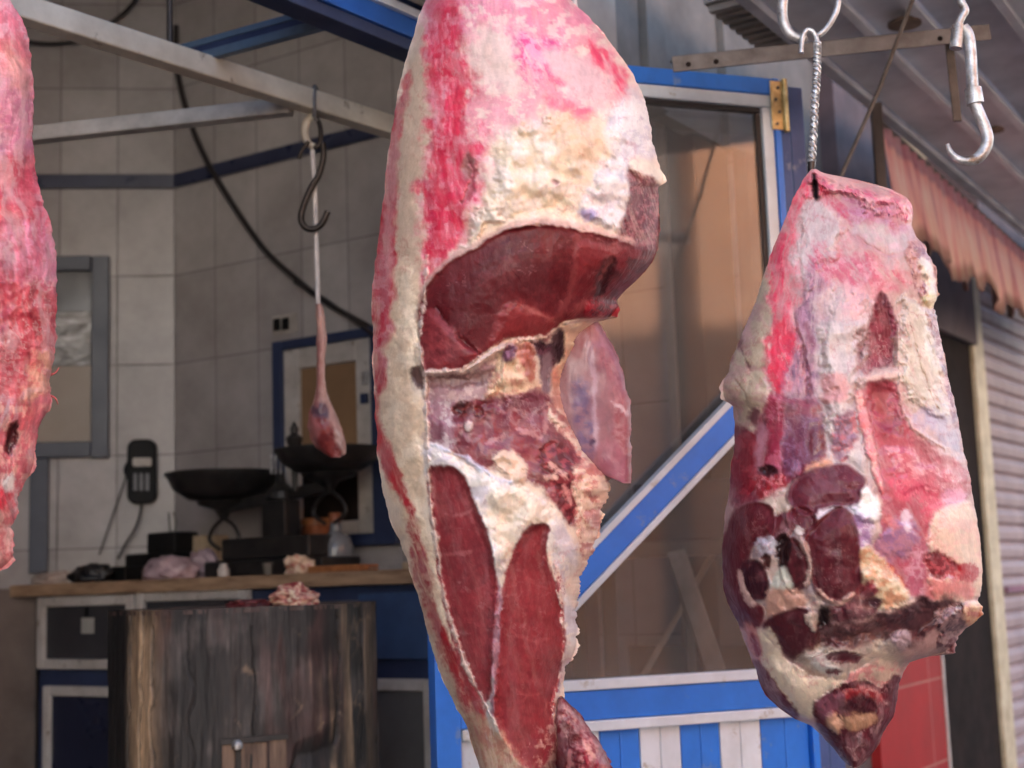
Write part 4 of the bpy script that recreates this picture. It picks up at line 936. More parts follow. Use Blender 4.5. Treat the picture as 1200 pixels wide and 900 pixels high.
    for row, flip in ((I[0], False), (I[-1], True)):
        c = Wd[row].mean(0); Wd = np.vstack([Wd, c]); CC = np.vstack([CC, CC[row].mean(0)]); ci = len(Wd)-1
        q = np.stack([row, np.roll(row, -1), np.full(nt_, ci), np.full(nt_, ci)], -1)
        q = np.stack([row[0::2], row[1::2] if nt_ % 2 == 0 else np.append(row[1::2], row[0]), np.roll(row[0::2], -1), np.full(len(row[0::2]), ci)], -1)
        caps.append(q[:, ::-1] if not flip else q)
    lf = LB[:-1].reshape(-1)
    FC = np.vstack([FC] + caps); lf = np.concatenate([lf] + [np.zeros(len(c), int) for c in caps])
    # vertex normals of the whole surface
    p0_, p1_, p2_, p3_ = (Wd[FC[:, i]] for i in range(4)); fn = np.cross(p2_-p0_, p3_-p1_); nor = np.zeros_like(Wd)
    for i in range(4): np.add.at(nor, FC[:, i], fn)
    nor /= np.linalg.norm(nor, axis=1, keepdims=True) + 1e-12
    outs = {}
    for pid in sorted(set(lf.tolist())):
        fs = FC[lf == pid]
        if len(fs) < 8: continue
        used, inv = np.unique(fs, return_inverse=True)
        nm = names[pid]; outs[pid] = mesh_np(nm, Wd[used], inv.reshape(-1, 4), CC[used], M[(mats or {}).get(pid, mat0)], t, nor[used])
    return outs

def E(cx, cy, rx, ry, n=14, rot=0):
    a = math.radians(rot); return [(cx + rx*math.cos(k*2*math.pi/n)*math.cos(a) - ry*math.sin(k*2*math.pi/n)*math.sin(a), cy + rx*math.cos(k*2*math.pi/n)*math.sin(a) + ry*math.sin(k*2*math.pi/n)*math.cos(a)) for k in range(n)]

exec_meat = True
# ---- centre: hindquarter
DC = 2.1
t = thing('beef_hindquarter', 'large beef hindquarter hanging in the middle with a round dark red cut face', 'meat', at(590, 960, DC))
rows = [(-60,512,640),(0,499,668),(20,491,690),(40,485,708),(60,479,722),(80,473,738),(100,468,748),(120,464,757),(140,461,761),(160,458,764),(180,455,768),(198,453,774),(208,452,780),(214,451,781),(219,451,772),
 (240,448,772),(270,444,773),(290,441,771),(302,440,768),(318,438,757),(340,437,733),(352,436,722),(362,436,727),(372,436,724),(377,436,700),(390,436,684),(410,437,675),(430,437,664),(445,438,660),(462,439,663),(480,440,668),(500,441,676),(527,442,688),(543,443,702),(556,445,716),
 (570,447,716),(590,452,708),(610,457,703),(640,470,698),(660,477,690),(680,484,682),(700,490,678),(730,498,676),(765,508,675),(780,512,664),(800,521,660),(830,535,661),(850,546,664),(870,553,664),(900,562,655),(940,572,640),(1000,585,620)]
cream=(236,217,198); yel=(228,207,174); wht=(234,226,222); beige=(208,184,162); hot=(220,62,100); red=(186,42,62); cut=(116,36,42); slab=(150,62,68)
Ls = [
 # upper fat and membrane
 L([(495,-70),(640,-70),(668,0),(690,22),(700,40),(600,40),(505,30)], (206,140,166), 14, 12, 22, st=(80,60,6,.7), col2=(226,180,190)),
 L([(505,-20),(660,-20),(735,70),(740,140),(700,150),(640,140),(560,200),(540,280),(505,300),(500,100)], (226,140,160), 22, 16, 26, op=.75, col2=(232,200,192), c2s=12),
 L([(500,-30),(530,-30),(545,60),(520,150),(505,120)], (214,60,96), 9, 14, 18, op=.7),
 L([(560,36),(612,40),(618,92),(600,110),(560,95)], (222,196,186), 12, 12, 16),
 L([(470,100),(484,40),(500,20),(507,60),(504,130),(500,200),(494,250),(497,300),(492,350),(488,420),(470,440),(462,380),(462,280),(464,200)], beige, 8, 7, 20, mott=.08, h=2, hf=14),
 L([(500,25),(528,10),(545,40),(548,66),(560,110),(545,150),(572,152),(575,185),(548,195),(568,222),(560,250),(545,278),(520,304),(500,335),(490,345),(494,300),(497,250),(492,222),(502,180),(505,110)], hot, 10, 14, 18, st=(80,26,9,.45), col2=(228,150,164), c2s=11, h=-1), L([(500,25),(528,10),(545,40),(548,66),(560,110),(540,150),(556,190),(540,260),(500,335),(494,300),(505,110)], (204,44,72), 6, 14, 12, op=.7, st=(84,22,6,.9)),
 L([(596,34),(640,40),(664,58),(664,90),(640,104),(612,100),(604,70)], (222,84,140), 9, 14, 18, st=(60,30,6,.7), col2=(230,160,184), c2s=8),
 L([(636,112),(668,120),(700,122),(708,138),(690,144),(660,134),(640,126)], (224,92,130), 7, 10, 12, op=.85),
 L([(690,44),(714,62),(735,92),(738,125),(726,118),(712,90),(694,64)], (220,76,110), 5, 7, 12, st=(60,30,5,.6)),
 L([(640,60),(690,66),(712,100),(716,130),(690,118),(660,108)], (220,186,186), 8, 10, 14),
 # lumpy cream fat
 L([(592,150),(640,132),(690,138),(730,132),(745,170),(742,230),(730,268),(690,266),(645,262),(600,264),(560,284),(530,302),(540,270),(565,240),(575,190)], (234,214,188), 16, 16, 22, h=6, hf=30, fl=(27,5.5), col2=(238,222,208), c2s=16),
 L([(640,138),(690,140),(700,170),(690,196),(660,180),(640,160)], (220,182,150), 14, 12, 16, op=.55),
 L([(716,128),(750,100),(764,150),(766,190),(745,188),(736,205),(728,270),(700,272),(688,250),(704,200),(712,165)], wht, 11, 10, 16, h=2, fl=(22,6), col2=(214,204,208)),
 L(E(690,252,9,6), (150,128,176), 4, 4, 8, op=.75), L(E(652,214,5,3), (170,110,120), 3, 3, 6, op=.7, h=-3, hf=4), L(E(548,195,7,18), (150,124,116), 4, 4, 10, op=.7, h=-4, hf=8),
 L([(742,206),(736,190),(750,186),(768,196),(784,206),(784,216),(768,214),(758,208)], (236,222,204), 3, 2, 8, h=5, hf=6),
 L([(733,196),(742,200),(756,206),(770,216),(776,240),(776,298),(764,296),(740,288),(722,284),(730,255),(735,225)], (112,46,56), 4, 4, 8, h=-9, hf=10, flat=.5, st=(70,26,3,.3), col2=(158,92,98), c2s=5, part=1),
 # left red rim
 L([(436,200),(452,196),(465,120),(474,90),(478,96),(468,170),(466,240),(464,300),(468,350),(466,420),(462,450),(456,520),(470,560),(486,600),(478,604),(452,560),(440,520),(436,440),(434,340)], red, 4, 6, 12, st=(92,40,5,.55), col2=(206,78,92)),
 L([(436,330),(450,300),(462,340),(468,400),(462,440),(444,420)], (206,58,84), 6, 10, 12, op=.85, col2=(222,150,156), c2s=8),
 L([(452,200),(462,150),(470,140),(464,220),(458,320),(450,320)], (206,150,150), 4, 6, 10, op=.6),
 # left cream flank
 L([(464,300),(492,330),(490,400),(500,430),(480,450),(496,480),(498,540),(504,640),(520,720),(540,790),(575,860),(560,880),(520,800),(492,700),(470,620),(452,540),(446,470),(452,420)], (224,200,174), 6, 6, 16, h=4, hf=18, fl=(30,2.5), col2=(236,216,192), c2s=14),
 L([(486,402),(497,406),(503,432),(497,436),(488,424)], (230,212,188), 2, 3, 7, h=7, hf=6),
 L([(440,480),(450,500),(462,540),(484,592),(478,596),(452,556),(440,520)], (200,56,70), 4, 6, 10, st=(70,30,5,.4)),
 L([(478,596),(486,600),(500,660),(512,720),(545,800),(582,862),(570,876),(536,820),(508,750),(490,690),(480,650)], (186,70,78), 4, 7, 12, st=(68,30,4,.7), col2=(216,160,146), c2s=9),
 L([(500,700),(512,716),(540,780),(575,840),(585,858),(578,868),(548,820),(520,762)], (170,42,54), 3, 4, 10, st=(62,30,4,.4)),
 # big cut face
 L([(488,372),(494,338),(520,306),(554,284),(596,262),(642,257),(684,262),(725,276),(742,282),(742,292),(690,276),(640,268),(598,274),(556,295),(526,314),(504,338),(496,370)], (214,176,160), 3, 3, 8, h=5, hf=6, op=.8),
 L([(491,367),(501,335),(524,310),(556,291),(597,270),(642,265),(680,270),(721,281),(740,287),(770,298),(752,325),(724,349),(729,368),(712,378),(699,373),(670,376),(661,379),(642,395),(616,398),(591,397),(562,417),(537,432),(499,438),(491,398)], cut, 2.5, 3, 10, grow=-4.6, h=-5, hf=6, dome=8, flat=.9, part=1, col2=(112,38,44), c2s=22, mott=.14, vein=(22, .35)),
 L([(500,360),(530,318),(590,284),(650,272),(678,280),(672,330),(640,366),(580,360),(560,400),(540,405),(520,385)], (100,28,35), 12, 8, 20, h=3, hf=40, col2=(114,36,42), c2s=22, mott=.14, vein=(18, .4)),
 L([(493,372),(505,360),(525,378),(548,400),(566,416),(538,431),(500,436),(493,400)], (146,62,66), 3, 3, 10, h=5, hf=12, st=(35,30,4,.3), col2=(126,48,54), c2s=9),
 L([(585,362),(605,356),(630,362),(652,378),(640,396),(600,398),(575,404)], (144,56,58), 4, 5, 10, h=4, hf=12, st=(30,26,4,.3)),
 L([(676,282),(720,290),(738,292),(716,310),(690,316),(676,330)], (138,52,56), 3, 4, 10, h=3, hf=10, st=(20,24,4,.3)),
 L([(716,312),(745,292),(768,300),(748,326),(724,348),(706,352)], (124,38,46), 3, 4, 10, h=4, hf=12, st=(130,26,4,.3), col2=(96,26,34), c2s=9),
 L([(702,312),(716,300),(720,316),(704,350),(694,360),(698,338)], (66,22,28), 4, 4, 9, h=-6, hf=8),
 L([(690,352),(712,348),(726,356),(727,372),(700,374),(684,366)], (158,40,54), 3, 4, 8, h=7, hf=8, col2=(96,22,32), c2s=8),
 L([(674,278),(679,278),(674,330),(662,366),(652,378),(649,376),(662,350),(670,320)], (150,74,74), 2.5, 9, 12, op=.5, h=1, hf=3),
 L([(720,288),(724,288),(700,338),(680,366),(664,378),(660,376),(690,342)], (156,80,78), 2.5, 9, 12, op=.5, h=1, hf=3),
 # bone and ragged middle
 L([(497,438),(540,434),(580,414),(594,424),(590,470),(560,484),(520,500),(500,480)], (166,130,134), 4, 6, 12, h=-6, hf=10, col2=(196,166,160), c2s=9),
 L([(498,439),(540,437),(580,428),(584,440),(560,452),(520,456),(500,454)], (118,80,76), 4, 6, 9, op=.8, h=-3, hf=8, col2=(130,92,86), c2s=8),
 L([(480,432),(492,430),(498,446),(494,456),(482,446)], (110,84,78), 3, 3, 7, h=-5, hf=6),
 L([(500,434),(540,431),(562,418),(590,402),(612,396),(640,402),(632,412),(600,408),(566,426),(540,438),(500,441)], (222,196,184), 2, 3, 6, h=7, hf=5),
 L([(588,408),(606,400),(624,410),(628,440),(636,456),(630,470),(600,474),(580,466),(566,470),(576,446)], (224,196,166), 4, 6, 9, h=8, hf=10, fl=(12,5), col2=(210,160,138), c2s=8),
 L(E(597,414,9,11,rot=15), (140,96,116), 3, 3, 6, h=2, hf=5, col2=(110,66,82), c2s=4), L(E(614,416,8,13), (196,128,106), 3, 4, 6, h=2, hf=6),
 L([(618,402),(648,398),(658,410),(648,440),(644,458),(634,446),(628,420)], (74,34,44), 4, 5, 8, h=-12, hf=8, col2=(110,66,80), c2s=7),
 L([(655,380),(684,378),(690,384),(678,412),(664,446),(652,456),(645,446),(656,420),(660,400)], (230,206,176), 3, 6, 9, h=5, hf=8, fl=(14,6), col2=(222,184,154), c2s=9),
 L([(646,440),(654,430),(660,460),(664,490),(655,490),(650,470)], (200,110,92), 4, 5, 7, op=.6),
 L([(500,470),(540,470),(546,500),(540,526),(505,522),(497,496)], (178,138,148), 5, 8, 10, col2=(206,186,186), c2s=7, h=-2),
 L([(500,482),(514,486),(520,510),(510,520),(500,506)], (120,62,78), 4, 5, 8, op=.8),
 L([(543,478),(590,466),(620,460),(646,464),(652,486),(676,520),(690,545),(688,580),(678,606),(664,612),(640,580),(610,560),(560,545),(530,520)], (142,58,70), 5, 7, 14, h=-2, hf=10, col2=(118,44,56), c2s=14, fl=(24,3), mott=.14, st=(20,22,7,.15), part=4), L([(545,500),(600,486),(650,490),(640,520),(600,530),(560,524)], (140,84,104), 7, 10, 10, op=.55, col2=(150,60,74), c2s=7),
 L([(600,466),(634,460),(648,474),(640,488),(610,484),(590,480)], (128,66,82), 5, 7, 8, op=.8, h=3),
 L([(528,476),(548,472),(564,478),(562,488),(540,488)], (126,46,38), 3, 5, 7, op=.9, col2=(84,30,28), h=-5, hf=5), L(E(549,499,5,6), (226,206,200), 2, 3, 6, dome=4, hf=5), L([(634,420),(646,416),(646,456),(636,460)], (144,120,126), 3, 4, 7), L([(646,392),(660,388),(660,420),(650,424)], (64,34,38), 3, 4, 7, h=-6), L([(612,404),(622,400),(627,440),(616,444)], (176,96,78), 3, 5, 6, op=.8),
 L([(634,528),(660,520),(680,548),(684,580),(676,612),(660,606),(648,572),(636,556)], (104,30,40), 4, 7, 9, h=-6, hf=8, col2=(162,72,78), c2s=6, part=4),
 L(E(654,552,14,3,rot=40), (206,160,150), 2, 5, 5), L(E(664,580,12,3,rot=70), (200,140,134), 2, 5, 5), L(E(646,560,8,3), (216,180,166), 2, 4, 5), L(E(620,508,16,3,rot=20), (196,150,150), 2, 5, 5, op=.7), L(E(580,515,12,3,rot=-20), (196,150,150), 2, 5, 5, op=.7), L(E(640,500,3,10), (200,150,146), 2, 4, 5, op=.7),
 L([(576,534),(600,528),(616,545),(610,572),(596,566),(584,552)], (226,200,178), 3, 5, 7, h=6, hf=8, fl=(10,4)),
 L([(641,470),(654,480),(668,494),(686,524),(700,550),(690,552),(668,520),(648,496)], (234,212,192), 3, 6, 8, h=8, hf=6, fl=(11,6), col2=(214,160,146), c2s=7),
 L([(672,550),(700,545),(718,560),(714,585),(702,600),(704,640),(690,662),(678,640),(674,600)], (234,204,182), 3, 6, 8, h=6, hf=8, fl=(13,7), col2=(206,140,130), c2s=8),
 # lower white fat round two lean slabs
 L([(498,518),(524,526),(560,548),(600,566),(636,584),(662,618),(678,655),(664,690),(676,712),(676,770),(662,768),(655,700),(640,640),(600,650),(588,700),(588,800),(600,870),(570,860),(566,700),(545,600),(503,560)], (234,224,216), 4, 6, 12, h=6, hf=14, fl=(24,4), col2=(216,206,208), c2s=16),
 L([(570,575),(610,570),(640,590),(640,615),(610,625),(590,660),(576,630)], (236,220,198), 6, 7, 12, op=.85, fl=(18,5)),
 L([(576,690),(590,690),(590,760),(586,830),(574,830),(574,760)], (168,126,136), 4, 5, 14, h=-3),
 L([(504,553),(516,549),(538,553),(553,589),(567,620),(578,664),(582,691),(577,722),(574,784),(570,818),(553,813),(536,767),(522,709),(511,647),(507,598)], slab, 2.2, 3, 10, h=-7, hf=10, flat=.8, st=(75,34,6,.06), col2=(138,56,62), c2s=20, mott=.14, part=2, grow=2.6, vein=(26, .45)),
 L([(616,624),(628,617),(641,618),(639,638),(643,669),(656,700),(660,740),(656,789),(648,824),(648,869),(634,898),(611,893),(585,851),(582,811),(587,767),(591,700),(598,660)], (150,60,66), 2.2, 3, 10, h=-6, hf=10, flat=.8, st=(80,40,6,.06), col2=(138,52,58), c2s=22, mott=.12, part=3, grow=2.6, vein=(26, .35)),
 L([(650,660),(664,690),(658,720),(662,775),(656,800),(650,840),(646,824),(656,789),(660,740),(655,700)], (234,212,200), 2, 5, 7, h=5, hf=4, fl=(9,5), col2=(176,90,92), c2s=6),
 # bottom
 L([(545,838),(580,850),(612,892),(640,905),(640,1010),(580,1010),(556,900)], (206,172,146), 5, 6, 10, st=(80,40,4,.6), col2=(196,140,122), c2s=9, h=-2),
 L([(610,890),(650,840),(664,850),(662,900),(640,1000),(610,1000)], (150,62,70), 4, 5, 10, st=(70,30,4,.6), col2=(206,160,150), c2s=8),
]
LC = [LN([(546,182),(556,200),(552,222),(540,238)], 3, (176,96,104), h=-4, hf=3),

 LN([(500,300),(498,350),(490,400),(498,440),(500,520),(506,600),(520,700),(545,780),(580,850)], 1.8, (232,214,200), h=5, hf=3, op=.8),
 LN([(522,602),(538,604),(550,600),(558,590)], 1, (196,130,128), op=.6), LN([(520,650),(545,648),(565,640)], 1, (190,120,118), op=.6), LN([(540,560),(548,590),(560,625)], .9, (188,112,112), op=.5),
 LN([(606,660),(620,680),(640,690)], .9, (176,92,92), op=.5), LN([(600,740),(625,752),(648,748)], .9, (176,92,92), op=.5), LN([(595,800),(615,815),(640,812)], .9, (176,92,92), op=.5),
 LN([(512,360),(530,388),(548,404),(566,416)], 1.6, (96,30,36), h=-4, hf=3, op=.7), LN([(585,366),(610,358),(640,372),(652,380)], 1.3, (176,106,100), op=.6), LN([(616,398),(640,394),(662,378),(700,374),(728,372)], 1.8, (226,204,188), h=3, hf=3),
 LN([(505,520),(545,536),(580,560),(600,566)], 2.5, (214,214,226), h=4, hf=4, op=.8), LN([(640,470),(660,490),(690,520),(704,548)], 2.5, (150,60,64), h=-5, hf=3, op=.7)]
def th_c(y):
    return float(np.interp(y, [-60, 0, 150, 300, 420, 600, 760, 900, 1000], [70, 90, 125, 135, 120, 120, 100, 70, 40]))
def jr_c(y):
    return 2.5 + 5.5*float(sstep(378, 392, np.array(y)))*(1-float(sstep(548, 560, np.array(y)))) + 6*float(sstep(545, 570, np.array(y)))*(1-float(sstep(770, 790, np.array(y)))) + 3*(395 < y < 545) + 2*(y > 800)
meat('hindquarter', t, rows, DC, th_c, cream, Ls + LC, 1.4, 300, 60, 3, (lambda y: 2.2, jr_c), {0: 'fat_cover', 1: 'cut_face', 2: 'loin_muscle', 3: 'loin_muscle', 4: 'inner_meat'}, {1: 'meat_lean', 2: 'meat_lean', 3: 'meat_lean'}, glob=(34, 5))
# flap at its right
rowsf = [(368,664,696),(376,660,702),(386,654,706),(402,648,716),(417,640,724),(432,636,729),(446,632,733),(458,630,735),(468,630,739),(500,640,740),(530,660,740),(545,676,740),(556,700,740),(563,722,739),(567,731,738)]
meat('flap', t, rowsf, DC + .005, lambda y: 26 + 6*math.sin((y-370)/60), (164,116,124), [
 L([(684,380),(706,386),(726,420),(736,460),(726,470),(706,430),(690,400)], (176,118,130), 6, 8, 12, st=(60,26,4,.4), col2=(156,94,110)),
 L([(655,441),(676,420),(684,470),(688,510),(676,520),(660,490)], (166,132,138), 7, 7, 14),
 L([(674,452),(692,448),(696,500),(694,530),(682,522)], (132,108,140), 6, 7, 14, col2=(160,122,138)),
 L([(722,470),(742,462),(743,566),(726,560),(716,520)], (174,106,114), 5, 6, 10, col2=(192,142,146)),
 L([(684,395),(690,395),(700,440),(700,520),(696,520),(694,450)], (206,180,192), 3, 4, 9, op=.6),
 L([(700,520),(720,520),(740,550),(730,568),(706,556)], (170,108,122), 5, 5, 8), L(E(694,518,4,4), (90,52,90), 2, 3, 5), L(E(728,478,12,2,rot=40), (222,196,200), 2, 4, 5),
], 1.6, 120, 30, 8, (lambda y: 2, lambda y: 3.5), {0: 'flank_flap'}, glob=(26, 3), pw=.3, gain=.86)
# ragged red end at the bottom right
rowsl = [(818,654,660),(828,650,670),(842,648,684),(858,648,694),(872,650,704),(886,652,712),(902,654,718),(930,650,715),(970,655,700),(990,665,690)]
meat('end', t, rowsl, DC - .03, lambda y: float(np.interp(y, [818, 850, 900, 990], [14, 40, 55, 20])), (128,42,54), [
 L([(650,825),(672,832),(680,850),(664,862),(650,850)], (190,150,146), 4, 7, 8, fl=(9,5), col2=(150,80,84), c2s=6),
 L([(680,850),(712,890),(716,930),(690,925),(676,880)], (156,50,66), 5, 8, 9, fl=(10,5), col2=(210,150,146), c2s=7),
 L([(655,870),(672,868),(676,910),(660,930)], (104,28,40), 5, 6, 8, h=-4),
 L(E(690,878,14,3,rot=50), (216,166,156), 2, 5, 5), L(E(668,890,3,12), (206,140,136), 2, 5, 5)], 1.4, 100, 24, 14, (lambda y: 3, lambda y: 5), {0: 'shank_end'}, mat0='meat_lean', glob=(13, 8))

# ---- right: shoulder
DR = 2.2
t = thing('beef_shoulder', 'beef shoulder hanging at the right by a twisted hook, maroon muscles at its lower end', 'meat', at(1000, 900, DR))
rows = [(198,951,957),(203,946,966),(208,942,992),(214,939,1020),(222,935,1046),(232,930,1064),(240,927,1069),(252,922,1070),(264,917,1068),(278,911,1074),(290,906,1086),(320,897,1096),(345,888,1099),(360,882,1097),(380,875,1099),(410,862,1106),(440,850,1111),(455,845,1114),(468,846,1118),(476,858,1120),
 (500,862,1124),(530,859,1130),(560,856,1137),(590,852,1141),(620,848,1147),(660,846,1151),(690,848,1150),(704,852,1148),(712,856,1153),(720,859,1152),(730,864,1142),(740,868,1128),(746,870,1124),(766,879,1119),(769,880,1088),(776,882,1066),(785,885,1060),(800,890,1054),(815,898,1052),(830,912,1050),(842,930,1046),(850,950,1040),(862,964,1034),(876,976,1027),(888,986,1018),(896,994,1010),(900,1000,1004)]
dkm = (92,36,44)
